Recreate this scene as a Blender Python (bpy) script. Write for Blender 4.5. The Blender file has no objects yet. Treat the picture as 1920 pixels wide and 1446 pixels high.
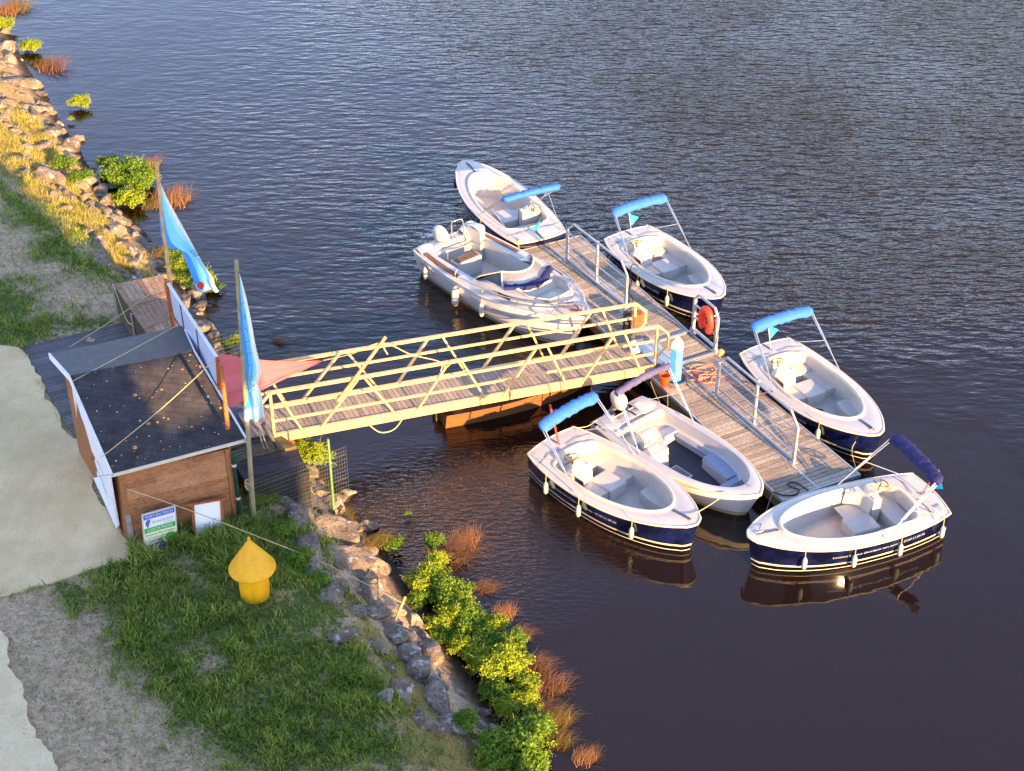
import bpy, math, random
import numpy as np
from mathutils import Vector, Matrix, noise as mnoise

SC = bpy.context.scene
COL = SC.collection
R = math.radians
rnd = random.Random(7)

# ------------------------------------------------------------------ camera
CAM_H, CAM_F, CAM_T = 24.03, 3000.0, R(34.76)
cam_d = bpy.data.cameras.new('camera'); cam = bpy.data.objects.new('camera', cam_d); COL.objects.link(cam)
cam.location = (0, 0, CAM_H); cam.rotation_euler = (math.pi / 2 - CAM_T, 0, 0)
cam_d.sensor_width = 36; cam_d.lens = 36 * CAM_F / 1920; cam_d.clip_start = .1; cam_d.clip_end = 3000
SC.camera = cam

# ------------------------------------------------------------------ world, sun, exposure
SUN_A, SUN_E = R(-55.5), R(13)            # direction towards the sun (from +X), elevation
world = bpy.data.worlds.new('World'); SC.world = world; world.use_nodes = True
wn = world.node_tree.nodes; wl = world.node_tree.links
for n in list(wn): wn.remove(n)
sky = wn.new('ShaderNodeTexSky'); sky.sky_type = 'NISHITA'; sky.sun_disc = False
sky.sun_elevation = SUN_E; sky.sun_rotation = math.pi / 2 - SUN_A
sky.air_density = 1.0; sky.dust_density = .1; sky.ozone_density = 3.0
bg = wn.new('ShaderNodeBackground'); bg.inputs['Strength'].default_value = .15
wo = wn.new('ShaderNodeOutputWorld'); wb_ = wn.new('ShaderNodeMix'); wb_.data_type = 'RGBA'; wb_.blend_type = 'MULTIPLY'; wb_.inputs[0].default_value = 1; wb_.inputs[7].default_value = (1.42, 1.04, .98, 1)   # white balance of the sky
wl.new(sky.outputs[0], wb_.inputs[6]); wl.new(wb_.outputs[2], bg.inputs[0]); wl.new(bg.outputs[0], wo.inputs[0])
sd = bpy.data.lights.new('sun', 'SUN'); sun = bpy.data.objects.new('sun', sd); COL.objects.link(sun)
sd.energy = 5.0; sd.angle = R(.55); sd.color = (1, .59, .25)
SUNV = Vector((math.cos(SUN_A) * math.cos(SUN_E), math.sin(SUN_A) * math.cos(SUN_E), math.sin(SUN_E)))
sun.rotation_euler = SUNV.to_track_quat('Z', 'Y').to_euler(); sun.location = (20, -20, 40)
SC.view_settings.view_transform = 'Standard'; SC.view_settings.look = 'None'
SC.view_settings.exposure = 2.15; SC.view_settings.gamma = 1
SC.view_settings.use_curve_mapping = False
SC.cycles.max_bounces = 6; SC.cycles.transparent_max_bounces = 12

# ------------------------------------------------------------------ measuring: where a pixel's ray meets a level or an upright plane
ST, CT = math.sin(CAM_T), math.cos(CAM_T)
def _ray(u, v):
    x = u - 960; y = 723 - v
    return Vector((x, CAM_F * CT + y * ST, -CAM_F * ST + y * CT))
def P(u, v, z=0.):
    d = _ray(u, v); t = (z - CAM_H) / d.z
    return Vector((0, 0, CAM_H)) + d * t
def VP(u, v, o, hd):
    d = _ray(u, v); n = Vector((-math.sin(R(hd)), math.cos(R(hd))))
    t = (o[0] * n.x + o[1] * n.y) / (d.x * n.x + d.y * n.y)
    return Vector((0, 0, CAM_H)) + d * t

# ------------------------------------------------------------------ object helpers
def tag(o, label=None, cat=None, group=None, kind=None):
    if label: o['label'] = label
    if cat: o['category'] = cat
    if group: o['group'] = group
    if kind: o['kind'] = kind
    return o
def thing(name, loc, label, cat, group=None, rz=0.):
    o = bpy.data.objects.new(name, None); COL.objects.link(o); o.empty_display_size = .3
    o.location = loc; o.rotation_euler = (0, 0, rz); tag(o, label, cat, group); return o
def off(parent):
    v = Vector((0, 0, 0))
    while parent is not None:
        v += parent.location; parent = parent.parent
    return v
def copy_tree(o, parent=None):
    c = o.copy(); COL.objects.link(c); c.parent = parent
    for ch in [x for x in ALLCH.get(o.name, [])]:
        cc = copy_tree(ch, c)
        ALLCH.setdefault(c.name, []).append(cc)
    return c
ALLCH = {}
class MB:
    def __init__(s): s.v = []; s.f = []; s.m = []
    def add(s, vs, fs, mi=0):
        k = len(s.v); s.v += [tuple(x) for x in vs]; s.f += [tuple(i + k for i in f) for f in fs]; s.m += [mi] * len(fs)
    def box8(s, c, mi=0):   # bottom 4 then top 4, both counter-clockwise
        s.add(c, [(3, 2, 1, 0), (4, 5, 6, 7), (0, 1, 5, 4), (1, 2, 6, 5), (2, 3, 7, 6), (3, 0, 4, 7)], mi)
    def box(s, x0, y0, z0, x1, y1, z1, mi=0):
        s.box8([(x0, y0, z0), (x1, y0, z0), (x1, y1, z0), (x0, y1, z0), (x0, y0, z1), (x1, y0, z1), (x1, y1, z1), (x0, y1, z1)], mi)
    def slab(s, quad, th, mi=0):   # quad of top corners ccw from above, thickness down
        q = [Vector(x) for x in quad]
        s.box8([x - Vector((0, 0, th)) for x in q] + q, mi)
    def bar(s, p, q, w, h, up=(0, 0, 1), mi=0):
        p = Vector(p); q = Vector(q); d = (q - p).normalized(); a = d.cross(Vector(up))
        if a.length < 1e-4: a = d.cross(Vector((1, 0, 0)))
        a.normalize(); b = a.cross(d).normalized(); a *= w / 2; b *= h / 2
        s.box8([p - a - b, p + a - b, p + a + b, p - a + b, q - a - b, q + a - b, q + a + b, q - a + b], mi)
    def tube(s, pts, r, n=8, mi=0, closed=False, cap=True):
        pts = [Vector(p) for p in pts]; m = len(pts); rr = r if isinstance(r, (list, tuple)) else [r] * m
        k = len(s.v); prev = None
        for i, p in enumerate(pts):
            if closed: t = pts[(i + 1) % m] - pts[i - 1]
            else: t = pts[min(i + 1, m - 1)] - pts[max(i - 1, 0)]
            t.normalize()
            if prev is None: a = t.orthogonal().normalized()
            else:
                a = prev - t * prev.dot(t); a = a.normalized() if a.length > 1e-5 else t.orthogonal().normalized()
            prev = a; b = t.cross(a)
            for j in range(n):
                an = 2 * math.pi * j / n; s.v.append(tuple(p + (a * math.cos(an) + b * math.sin(an)) * rr[i]))
        L = m if closed else m - 1
        for i in range(L):
            for j in range(n):
                i2 = (i + 1) % m; s.f.append((k + i * n + j, k + i * n + (j + 1) % n, k + i2 * n + (j + 1) % n, k + i2 * n + j)); s.m.append(mi)
        if cap and not closed:
            s.f.append(tuple(k + j for j in reversed(range(n)))); s.f.append(tuple(k + (m - 1) * n + j for j in range(n))); s.m += [mi, mi]
    def lathe(s, prof, c=(0, 0, 0), n=24, mi=0, ax=None):
        k = len(s.v); c = Vector(c)
        for (r, z) in prof:
            for j in range(n):
                a = 2 * math.pi * j / n; s.v.append((c.x + r * math.cos(a), c.y + r * math.sin(a), c.z + z))
        for i in range(len(prof) - 1):
            for j in range(n): s.f.append((k + i * n + j, k + i * n + (j + 1) % n, k + (i + 1) * n + (j + 1) % n, k + (i + 1) * n + j)); s.m.append(mi)
    def grid(s, fn, nu, nv, mi=0, closeu=False):
        k = len(s.v); cols = nu if closeu else nu + 1
        for j in range(nv + 1):
            for i in range(cols): s.v.append(tuple(fn(i / nu, j / nv)))
        for j in range(nv):
            for i in range(nu):
                i2 = (i + 1) % cols; s.f.append((k + j * cols + i, k + j * cols + i2, k + (j + 1) * cols + i2, k + (j + 1) * cols + i)); s.m.append(mi)
    def build(s, name, mat, parent=None, smooth=False, label=None, local=False, sol=0, bev=0, **kw):
        me = bpy.data.meshes.new(name); vs = s.v
        o_ = off(parent) if (parent is not None and not local) else Vector((0, 0, 0))
        org = o_
        loc = Vector((0, 0, 0))
        if parent is None and not local and vs:      # a single-mesh thing gets its origin at its base
            a = np.array(vs); loc = Vector((float(a[:, 0].mean()), float(a[:, 1].mean()), float(a[:, 2].min()))); org = loc
        me.from_pydata([(x - org.x, y - org.y, z - org.z) for x, y, z in vs], [], s.f)
        mats = mat if isinstance(mat, (list, tuple)) else [mat]
        for m_ in mats: me.materials.append(m_)
        if len(mats) > 1: me.polygons.foreach_set('material_index', s.m)
        if smooth:
            me.polygons.foreach_set('use_smooth', [True] * len(me.polygons))
            me.set_sharp_from_angle(angle=R(smooth if smooth is not True else 40))
        me.update()
        o = bpy.data.objects.new(name, me); COL.objects.link(o)
        if parent is not None: o.parent = parent; ALLCH.setdefault(parent.name, []).append(o)
        else: o.location = loc
        if bev:
            b = o.modifiers.new('bevel', 'BEVEL'); b.width = bev; b.segments = 2; b.limit_method = 'ANGLE'; b.angle_limit = R(40)
        if sol:
            b = o.modifiers.new('solid', 'SOLIDIFY'); b.thickness = sol; b.offset = 0
        tag(o, label, kw.get('cat'), kw.get('group'), kw.get('kind'))
        return o
def np_mesh(name, verts, faces_n, loops, mat, attrs=None, smooth=False):
    me = bpy.data.meshes.new(name); nf = len(faces_n)
    me.vertices.add(len(verts)); me.vertices.foreach_set('co', np.asarray(verts, 'f').ravel())
    me.loops.add(len(loops)); me.loops.foreach_set('vertex_index', np.asarray(loops, 'i'))
    me.polygons.add(nf); st = np.concatenate([[0], np.cumsum(faces_n)[:-1]]).astype('i')
    me.polygons.foreach_set('loop_start', st)
    me.update(calc_edges=True)
    for k, a in (attrs or {}).items():
        at = me.attributes.new(k, 'FLOAT', 'POINT'); at.data.foreach_set('value', np.asarray(a, 'f'))
    if smooth: me.polygons.foreach_set('use_smooth', np.ones(nf, bool))
    me.materials.append(mat)
    o = bpy.data.objects.new(name, me); COL.objects.link(o); return o
def text_verts(s, size):
    cu = bpy.data.curves.new('t', 'FONT'); cu.body = s; cu.size = size; cu.resolution_u = 2
    o = bpy.data.objects.new('t', cu); COL.objects.link(o)
    bpy.context.view_layer.update()
    dg = bpy.context.evaluated_depsgraph_get()
    me = bpy.data.meshes.new_from_object(o.evaluated_get(dg))
    v = [tuple(x.co) for x in me.vertices]; f = [tuple(p.vertices) for p in me.polygons]
    bpy.data.objects.remove(o); bpy.data.curves.remove(cu); bpy.data.meshes.remove(me)
    return v, f
def cr(pts, n=8):   # catmull-rom
    pts = [Vector(p) for p in pts]; out = []
    for i in range(len(pts) - 1):
        p0 = pts[max(i - 1, 0)]; p1 = pts[i]; p2 = pts[i + 1]; p3 = pts[min(i + 2, len(pts) - 1)]
        for k in range(n):
            t = k / n
            out.append(.5 * ((2 * p1) + (-p0 + p2) * t + (2 * p0 - 5 * p1 + 4 * p2 - p3) * t * t + (-p0 + 3 * p1 - 3 * p2 + p3) * t ** 3))
    out.append(pts[-1]); return out

# ------------------------------------------------------------------ materials
def L(h):
    if isinstance(h, tuple): return (*h[:3], 1)
    c = [int(h[i:i + 2], 16) / 255 for i in (0, 2, 4)]
    return (*[x / 12.92 if x <= .04045 else ((x + .055) / 1.055) ** 2.4 for x in c], 1)
class NT:
    def __init__(s, m): s.n = m.node_tree.nodes; s.l = m.node_tree.links; s.b = s.n['Principled BSDF']; s.out = s.n['Material Output']
    def N(s, t, ins=None, **kw):
        n = s.n.new('ShaderNode' + t)
        for k, v in kw.items(): setattr(n, k, v)
        for k, v in (ins or {}).items():
            if isinstance(v, bpy.types.NodeSocket): s.l.new(v, n.inputs[k])
            else: n.inputs[k].default_value = v
        return n
    def obj(s): return s.N('TexCoord').outputs['Object']
    def gen(s): return s.N('NewGeometry').outputs['Position']
    def noise(s, vec, scale, detail=4, rough=.55, out='Fac'):
        return s.N('TexNoise', {'Vector': vec, 'Scale': scale, 'Detail': detail, 'Roughness': rough}).outputs[out]
    def ramp(s, fac, stops, interp='LINEAR'):
        r = s.N('ValToRGB', {'Fac': fac}); r.color_ramp.interpolation = interp; e = r.color_ramp.elements
        while len(e) < len(stops): e.new(.5)
        for i, (p, c) in enumerate(stops): e[i].position = p; e[i].color = L(c) if not isinstance(c, (int, float)) else (c, c, c, 1)
        return r.outputs[0]
    def mix(s, f, a, b, mode='MIX'):
        n = s.N('Mix', data_type='RGBA', blend_type=mode)
        for k, v in ((0, f), (6, a), (7, b)):
            if isinstance(v, bpy.types.NodeSocket): s.l.new(v, n.inputs[k])
            else: n.inputs[k].default_value = v if k == 0 else L(v)
        return n.outputs[2]
    def math(s, op, a, b=0., c=None, clamp=False):
        n = s.N('Math', operation=op, use_clamp=clamp)
        for k, v in ((0, a), (1, b), (2, c)):
            if v is None: continue
            if isinstance(v, bpy.types.NodeSocket): s.l.new(v, n.inputs[k])
            else: n.inputs[k].default_value = v
        return n.outputs[0]
    def set(s, **kw):
        for k, v in kw.items():
            k = {'base': 'Base Color', 'rough': 'Roughness', 'metal': 'Metallic', 'coat': 'Coat Weight', 'alpha': 'Alpha', 'spec': 'Specular IOR Level', 'ior': 'IOR', 'trans': 'Transmission Weight', 'sub': 'Subsurface Weight', 'croug': 'Coat Roughness'}[k]
            if isinstance(v, bpy.types.NodeSocket): s.l.new(v, s.b.inputs[k])
            else: s.b.inputs[k].default_value = L(v) if k == 'Base Color' else v
    def bump(s, h, strength=.3, dist=.02):
        n = s.N('Bump', {'Height': h, 'Strength': strength, 'Distance': dist}); s.l.new(n.outputs[0], s.b.inputs['Normal'])
def newmat(name):
    m = bpy.data.materials.new(name); m.use_nodes = True; return m, NT(m)
def simple(name, c1, c2=None, rough=.5, metal=0., scale=6., coat=0., bump=0., bscale=None, spec=.5, dist=.01):
    m, t = newmat(name); v = t.obj()
    n = t.noise(v, scale, 5)
    t.set(base=t.mix(t.ramp(n, [(.3, 0.), (.7, 1.)]), c1, c2 or c1), rough=rough, metal=metal, coat=coat, spec=spec)
    if bump: t.bump(t.noise(v, bscale or scale * 4, 4), bump, dist)
    return m
def wood(name, cols, gscale=3., stretch=(1, 12, 12), rough=.75, grime=.35, bump=.35, island=True, greyness=None):
    m, t = newmat(name); v = t.obj()
    mp = t.N('Mapping', {'Vector': v}); mp.inputs['Scale'].default_value = stretch
    rv = t.N('NewGeometry').outputs['Random Per Island'] if island else t.noise(v, .7)
    add = t.N('VectorMath', {0: mp.outputs[0], 1: t.N('CombineXYZ', {0: t.math('MULTIPLY', rv, 37.), 1: t.math('MULTIPLY', rv, 11.)}).outputs[0]}, operation='ADD').outputs[0]
    g = t.noise(add, gscale, 6, .65)
    base = t.ramp(rv, [(0, cols[0]), (.5, cols[1]), (1, cols[2])])
    dark = t.mix(1., base, t.ramp(g, [(.25, (.25, .25, .25)), (.5, (.85, .85, .85)), (.75, (1.25, 1.2, 1.15))]), 'MULTIPLY')
    st = t.ramp(t.noise(v, 1.3, 4), [(.45, 0.), (.7, grime)])
    t.set(base=t.mix(st, dark, (.035, .032, .028)), rough=rough, spec=.25)
    t.bump(g, bump, .008)
    return m
M = {}
M['gel'] = simple('white_gelcoat', 'c9c5bf', 'bdbab8', .28, coat=.3, scale=1.2)
def m_gel():
    m, t = newmat('white_gelcoat'); v = t.obj()
    c = t.mix(t.ramp(t.noise(v, 1.2, 5), [(.3, 0.), (.7, 1.)]), 'c2beb8', 'b4b0ab')
    c = t.mix(t.ramp(t.noise(v, 6, 7, .75), [(.55, 0.), (.75, .35)]), c, '8a8074'); c = t.mix(t.ramp(t.noise(v, 38, 3, .6), [(.66, 0.), (.72, .4)]), c, '7d7468')
    t.set(base=c, rough=t.ramp(t.noise(v, 5, 5), [(.3, .22), (.7, .5)]), coat=.25); return m
M['gel'] = m_gel()
M['gelc'] = simple('cream_coaming', 'd2c8b2', 'c8bea8', .35, coat=.2)
M['floor'] = simple('cockpit_floor_white', 'cfd2dc', 'b9bec9', .6, scale=2.5, bump=.15, bscale=60)
M['steel'] = simple('stainless_steel', 'd8d4cc', 'c2beb8', .28, .85, scale=3)
M['alu'] = simple('galvanised_aluminium', 'b9bcc0', '9fa4aa', .42, .55, scale=9, bump=.08)
M['yalu'] = simple('weathered_gangway_aluminium', 'e0bc86', 'cda974', .45, .15, scale=7, bump=.1)
M['navy'] = simple('navy_canvas', '1a2263', '101845', .85, scale=14, bump=.5, bscale=18, dist=.03)
M['lilac'] = simple('faded_violet_canvas', '55537a', '434268', .85, scale=10, bump=.5, bscale=18, dist=.03)
M['blue'] = simple('sky_blue_canvas', '2d6fba', '2562ab', .8, scale=14, bump=.5, bscale=16, dist=.03)
M['black'] = simple('black_plastic', '15161a', '0c0d10', .45)
M['rubber'] = simple('grey_rubber', '5c6068', '474a52', .6)
M['brown'] = simple('brown_wheel_rim', '6b5a20', '4c3f18', .4)
M['fender'] = simple('pale_green_fender', '9fb6b0', '829a96', .45, scale=8)
M['fenderw'] = simple('white_fender', 'ddd5cc', 'c4b8ae', .45, scale=6)
M['rope'] = simple('pale_rope', 'c9ba8a', 'a5976b', .85, scale=40)
M['ropeb'] = simple('dark_rope', '2a2a30', '1b1b20', .85, scale=40)
M['hose'] = simple('salmon_hose', 'd88270', 'c56a5c', .6, scale=20)
M['orange'] = simple('orange_plastic', 'f0500a', 'dc4206', .42, scale=5)
M['ring'] = simple('life_ring_red_orange', 'e8432a', 'd8361e', .5, scale=5)
M['yellow'] = simple('yellow_painted_steel', 'f2b800', 'e6a800', .42, scale=3, bump=.06, bscale=30)
def m_yel():
    m, t = newmat('weathered_yellow_paint'); v = t.obj(); mp = t.N('Mapping', {'Vector': v}); mp.inputs['Scale'].default_value = (7, 7, 1.2)
    c = t.mix(t.ramp(t.noise(v, 3, 6), [(.35, 0.), (.7, 1.)]), 'f0b400', 'dd9c08'); c = t.mix(t.ramp(t.noise(mp.outputs[0], 1.6, 6, .7), [(.5, 0.), (.75, .5)]), c, 'a9800e')
    c = t.mix(t.ramp(t.noise(v, 30, 3), [(.68, 0.), (.72, .8)]), c, '6b3d12')
    t.set(base=c, rough=.55); t.bump(t.noise(v, 20, 4), .15, .01); return m
M['yellow'] = m_yel()
M['pileb'] = simple('blue_painted_pile', '5bb0e6', '3f98d8', .5, scale=4)
M['pilew'] = simple('white_pile_cap', 'dcd6c4', 'c8c2ae', .6, scale=9)
M['white'] = simple('white_painted_board', 'e2e6ee', 'cfd6e2', .55, scale=3)
M['letter'] = simple('pale_lettering', 'a9adb8', 'a9adb8', .5)
M['screen'] = simple('pale_blue_panel', 'b7c6e2', 'a9b9d8', .4, scale=1.5)
M['green'] = simple('green_pipe', '163f38', '0f2f2a', .4)
M['greenpost'] = simple('green_fence_post', '6a8f58', '557a46', .5, scale=5)
M['wire'] = simple('fence_wire', '7b8264', '676e55', .5, .4)
M['pole'] = simple('bleached_wooden_pole', 'c9a873', 'a5834f', .8, scale=6, bump=.3, bscale=30)
M['polem'] = simple('mossy_wooden_pole', '9a9474', '747456', .85, scale=5, bump=.3, bscale=30)
M['sail'] = simple('salmon_shade_cloth', 'b8616a', 'ac5862', .9, scale=1.2, bump=.1)
M['pennant'] = simple('cyan_pennant', '2fc3e6', '1fa8da', .8, scale=8)
M['red'] = simple('red_staff', 'c8423a', 'a83830', .6)
M['brick'] = simple('pale_brick', 'b8a898', 'a09080', .9, scale=12, bump=.3)
M['teak'] = wood('teak_strip', ('7a5a44', '86644c', '6c4e3a'), island=False, grime=.1)
M['deckw'] = wood('dock_planks', ('aea193', '978b7c', 'bfb3a2'), stretch=(6, 6, 6), gscale=5, grime=.25)
M['beamw'] = wood('dock_side_timber', ('7d7455', '6b6348', '57513c'), stretch=(2, 2, 12), gscale=3, grime=.4)
M['gangw'] = wood('gangway_planks', ('a39a90', '8d857f', 'b3a597'), stretch=(5, 5, 5), gscale=5, grime=.15)
M['platw'] = wood('platform_planks', ('6d6a70', '5b595e', '787276'), stretch=(4, 8, 8), gscale=4, grime=.45)
M['boxw'] = wood('brown_box_planks', ('a58468', '96765c', 'b5947a'), stretch=(4, 4, 6), gscale=4, grime=.3)
M['boxs'] = wood('mossy_box_side', ('5a5340', '4d4838', '6a6048'), stretch=(4, 4, 10), gscale=3, grime=.5)
M['clad'] = wood('brown_wall_cladding', ('a87650', '986843', 'ba8760'), stretch=(3, 3, 14), gscale=3, grime=.25)
M['frame'] = wood('orange_stained_timber', ('b0683a', 'a45e34', 'bb7444'), stretch=(5, 5, 5), grime=.12)
M['cab'] = wood('black_stained_planks', ('33333c', '292931', '3e3d46'), stretch=(4, 4, 10), grime=.2)
M['puntw'] = wood('varnished_punt_timber', ('93643c', '845832', 'a07046'), stretch=(3, 3, 10), grime=.25, island=False)
M['towerw'] = wood('tower_timber', ('7a6a55', '6d5e4b', '8a7860'), stretch=(4, 4, 8))
def m_hull():
    m, t = newmat('navy_hull_with_stripes'); v = t.obj(); z = t.N('SeparateXYZ', {0: v}).outputs[2]
    navy = t.mix(t.ramp(t.noise(v, 2.2, 5), [(.45, 0.), (.62, 1.)]), '070b26', '121c48')
    st = t.ramp(z, [(0, 0.), (.07, 1.), (.088, 0.), (.212, 1.), (.23, 0.), (.246, 1.), (.262, 0.)], 'CONSTANT')
    bl = t.ramp(z, [(0, 1.), (.205, 0.)], 'CONSTANT')
    c = t.mix(bl, navy, '0a0b12'); c = t.mix(st, c, 'efe6cf')
    t.set(base=c, rough=.09, coat=.6, croug=.05, spec=.6); return m
M['hull'] = m_hull()
def m_whull(name, stripe):
    m, t = newmat(name); v = t.obj(); z = t.N('SeparateXYZ', {0: v}).outputs[2]
    st = t.ramp(z, [(0, 0.), (.10, 1.), (.135, 0.), (.66, 1.), (.672, 0.)], 'CONSTANT')
    c = t.mix(t.ramp(t.noise(v, 1.5, 5), [(.4, 0.), (.8, .6)]), 'e6e4e4', 'cfccc4')
    c = t.mix(st, c, stripe); low = t.ramp(z, [(0., 1.), (.1, 0.)], 'CONSTANT'); c = t.mix(low, c, 'c9b98e')
    t.set(base=c, rough=.16, coat=.4); return m
M['mhull'] = m_whull('white_hull_dark_line', '2a2d38'); M['shull'] = m_whull('white_skiff_hull', 'a9a6a0')
def m_roof():
    m, t = newmat('bitumen_felt_roof_with_lichen'); v = t.obj()
    base = t.mix(t.ramp(t.noise(v, 3, 6), [(.35, 0.), (.7, 1.)]), '29282a', '454246')
    def spots(scale, r0, thr, ca, cb, base):
        vo = t.N('TexVoronoi', {'Vector': t.N('VectorMath', {0: v, 1: t.N('VectorMath', {0: t.noise(v, 9, 3, out='Color'), 1: (.05, .05, .05)}, operation='MULTIPLY').outputs[0]}, operation='ADD').outputs[0], 'Scale': scale})
        sep = t.N('SeparateColor', {0: vo.outputs['Color']})
        rad = t.math('MULTIPLY', t.math('SUBTRACT', sep.outputs[0], thr, clamp=True), r0)
        inn = t.math('LESS_THAN', vo.outputs['Distance'], rad)
        return t.mix(inn, base, t.mix(t.math('GREATER_THAN', sep.outputs[1], .55), ca, cb))
    base = spots(12, .9, .72, 'b9b3a6', 'c98a50', base)
    base = spots(5.5, 1.0, .74, 'd98a30', 'c9772a', base)
    br = t.N('TexBrick', {'Vector': v, 'Scale': 1., 'Brick Width': .33, 'Row Height': .14, 'Mortar Size': .006})
    base = t.mix(t.math('MULTIPLY', br.outputs['Fac'], .7), base, '0c0d12')
    t.set(base=base, rough=.8, spec=.4); t.bump(t.noise(v, 90, 3), .5, .01); return m
M['roof'] = m_roof()
M['roof2'] = simple('sky_glare_grey_felt', '4b4c52', '3b3c42', .62, scale=5, bump=.4, bscale=80)  # sky glare on the flatter rear slope put into the lighter grey
def m_glass():
    m, t = newmat('smoked_perspex'); t.set(base='b8b4b4', rough=.08, alpha=.32, spec=.8, coat=.3); return m
M['glass'] = m_glass()
M['dglass'] = simple('dark_window', '16202c', '2a3440', .08, coat=.5)
def m_flag():
    m, t = newmat('blue_cream_flag_cloth'); uv = t.N('Attribute', attribute_name='fu').outputs['Fac']; vv = t.N('Attribute', attribute_name='fv').outputs['Fac']
    c = t.ramp(uv, [(0, '4a9be8'), (.34, '7fd0f0'), (.64, '9adcf2'), (.78, 'e8eee0')], 'CONSTANT')
    low = t.math('GREATER_THAN', vv, .9); c = t.mix(t.math('MULTIPLY', low, .6), c, 'bfe4ee')
    t.set(base=c, rough=.85, spec=.2)
    tr = t.N('BsdfTranslucent', {'Color': c}); ms = t.N('MixShader', {0: .3, 1: t.b.outputs[0], 2: tr.outputs[0]})
    t.l.new(ms.outputs[0], t.out.inputs[0]); return m
M['flag'] = m_flag(); M['flagtext'] = simple('flag_lettering', '4f7ca6', '4f7ca6', .85)
def leafmat(name, stops, trans=.3, rough=.55):
    m, t = newmat(name); rv = t.N('NewGeometry').outputs['Random Per Island']
    n = t.noise(t.gen(), 2.1, 3)
    f = t.math('ADD', t.math('MULTIPLY', rv, .6), t.math('MULTIPLY', t.math('SUBTRACT', n, .3), 1.0), clamp=True)
    c = t.ramp(f, stops); t.set(base=c, rough=rough, spec=.25)
    tr = t.N('BsdfTranslucent', {'Color': c}); ms = t.N('MixShader', {0: trans, 1: t.b.outputs[0], 2: tr.outputs[0]})
    t.l.new(ms.outputs[0], t.out.inputs[0]); return m
M['leaf'] = leafmat('bush_leaves', [(0, (.045, .11, .012)), (.5, (.13, .25, .02)), (1, (.30, .40, .03))])
M['leafy'] = leafmat('lime_bush_leaves', [(0, (.12, .20, .015)), (.5, (.28, .38, .02)), (1, (.46, .50, .03))])
M['grass'] = leafmat('green_grass_blades', [(0, (.045, .10, .015)), (.35, (.13, .22, .03)), (.7, (.28, .35, .05)), (1, (.58, .48, .16))], .25)
M['straw'] = leafmat('yellow_dry_grass', [(0, (.16, .22, .03)), (.45, (.42, .38, .08)), (1, (.60, .46, .18))], .3)
M['reed'] = leafmat('russet_sedge_blades', [(0, (.22, .09, .03)), (.5, (.38, .17, .07)), (1, (.42, .27, .09))], .3)
M['sedgeg'] = leafmat('olive_sedge_blades', [(0, (.16, .13, .02)), (.6, (.36, .24, .04)), (1, (.45, .25, .06))], .3)
def m_rock():
    m, t = newmat('granite_with_lichen'); v = t.gen(); n = t.noise(v, 1.7, 8, .65)
    c = t.ramp(n, [(.3, (.075, .06, .045)), (.5, (.20, .16, .12)), (.68, (.34, .28, .22))])
    sp = t.ramp(t.noise(v, 14, 5), [(.52, 0.), (.62, .75)]); c = t.mix(sp, c, (.07, .065, .06))
    li = t.ramp(t.noise(v, 5, 6), [(.58, 0.), (.66, .7)]); c = t.mix(li, c, (.52, .50, .50))
    t.set(base=c, rough=.9, spec=.2)
    t.bump(t.noise(v, 9, 8, .7), .9, .06); return m
M['rock'] = m_rock()
def m_ground():
    m, t = newmat('bank_soil_and_turf'); v = t.gen()
    A = lambda k: t.N('Attribute', attribute_name=k).outputs['Fac']
    n1 = t.noise(v, 1.1, 6); n2 = t.noise(v, 7, 6, .7); n3 = t.noise(v, 26, 4)
    soil = t.ramp(n2, [(.3, (.31, .205, .12)), (.5, (.50, .355, .225)), (.7, (.64, .475, .31))])
    soil = t.mix(t.ramp(n3, [(.35, .5), (.48, 0.)]), soil, (.11, .085, .055))
    soil = t.mix(t.ramp(t.noise(v, 3.1, 7, .75), [(.50, 0.), (.60, .5)]), soil, (.19, .145, .09)); soil = t.mix(t.ramp(t.noise(v, 12, 3, .6), [(.60, 0.), (.66, .7)]), soil, (.07, .075, .03))
    peb = t.N('TexVoronoi', {'Vector': v, 'Scale': 24.}); pc = t.N('SeparateColor', {0: peb.outputs['Color']})
    pf = t.math('MULTIPLY', t.math('GREATER_THAN', pc.outputs[0], .9), t.math('LESS_THAN', peb.outputs['Distance'], .3))
    soil = t.mix(t.math('MULTIPLY', pf, A('gravel')), soil, (.62, .58, .52))
    turf = t.ramp(n3, [(.3, (.05, .07, .018)), (.55, (.10, .14, .03)), (.75, (.2, .19, .08))])
    gm = t.math('ADD', A('green'), t.math('MULTIPLY', t.math('SUBTRACT', n2, .5), 1.6))
    gm = t.ramp(t.math('ADD', gm, t.math('MULTIPLY', t.math('SUBTRACT', n1, .5), 1.2)), [(.38, 0.), (.55, 1.)])
    c = t.mix(gm, soil, turf)
    straw = t.ramp(n3, [(.3, (.13, .10, .04)), (.6, (.34, .25, .09)), (.8, (.20, .19, .05))])
    sm = t.ramp(t.math('ADD', A('straw'), t.math('MULTIPLY', t.math('SUBTRACT', n2, .5), 1.2)), [(.4, 0.), (.6, 1.)])
    c = t.mix(sm, c, straw)
    wet = A('wet'); c = t.mix(wet, c, (.045, .032, .02))
    t.set(base=c, rough=.95, spec=.15); t.bump(t.math('ADD', n2, t.math('MULTIPLY', n3, .6)), .7, .05); return m
M['ground'] = m_ground()
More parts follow.
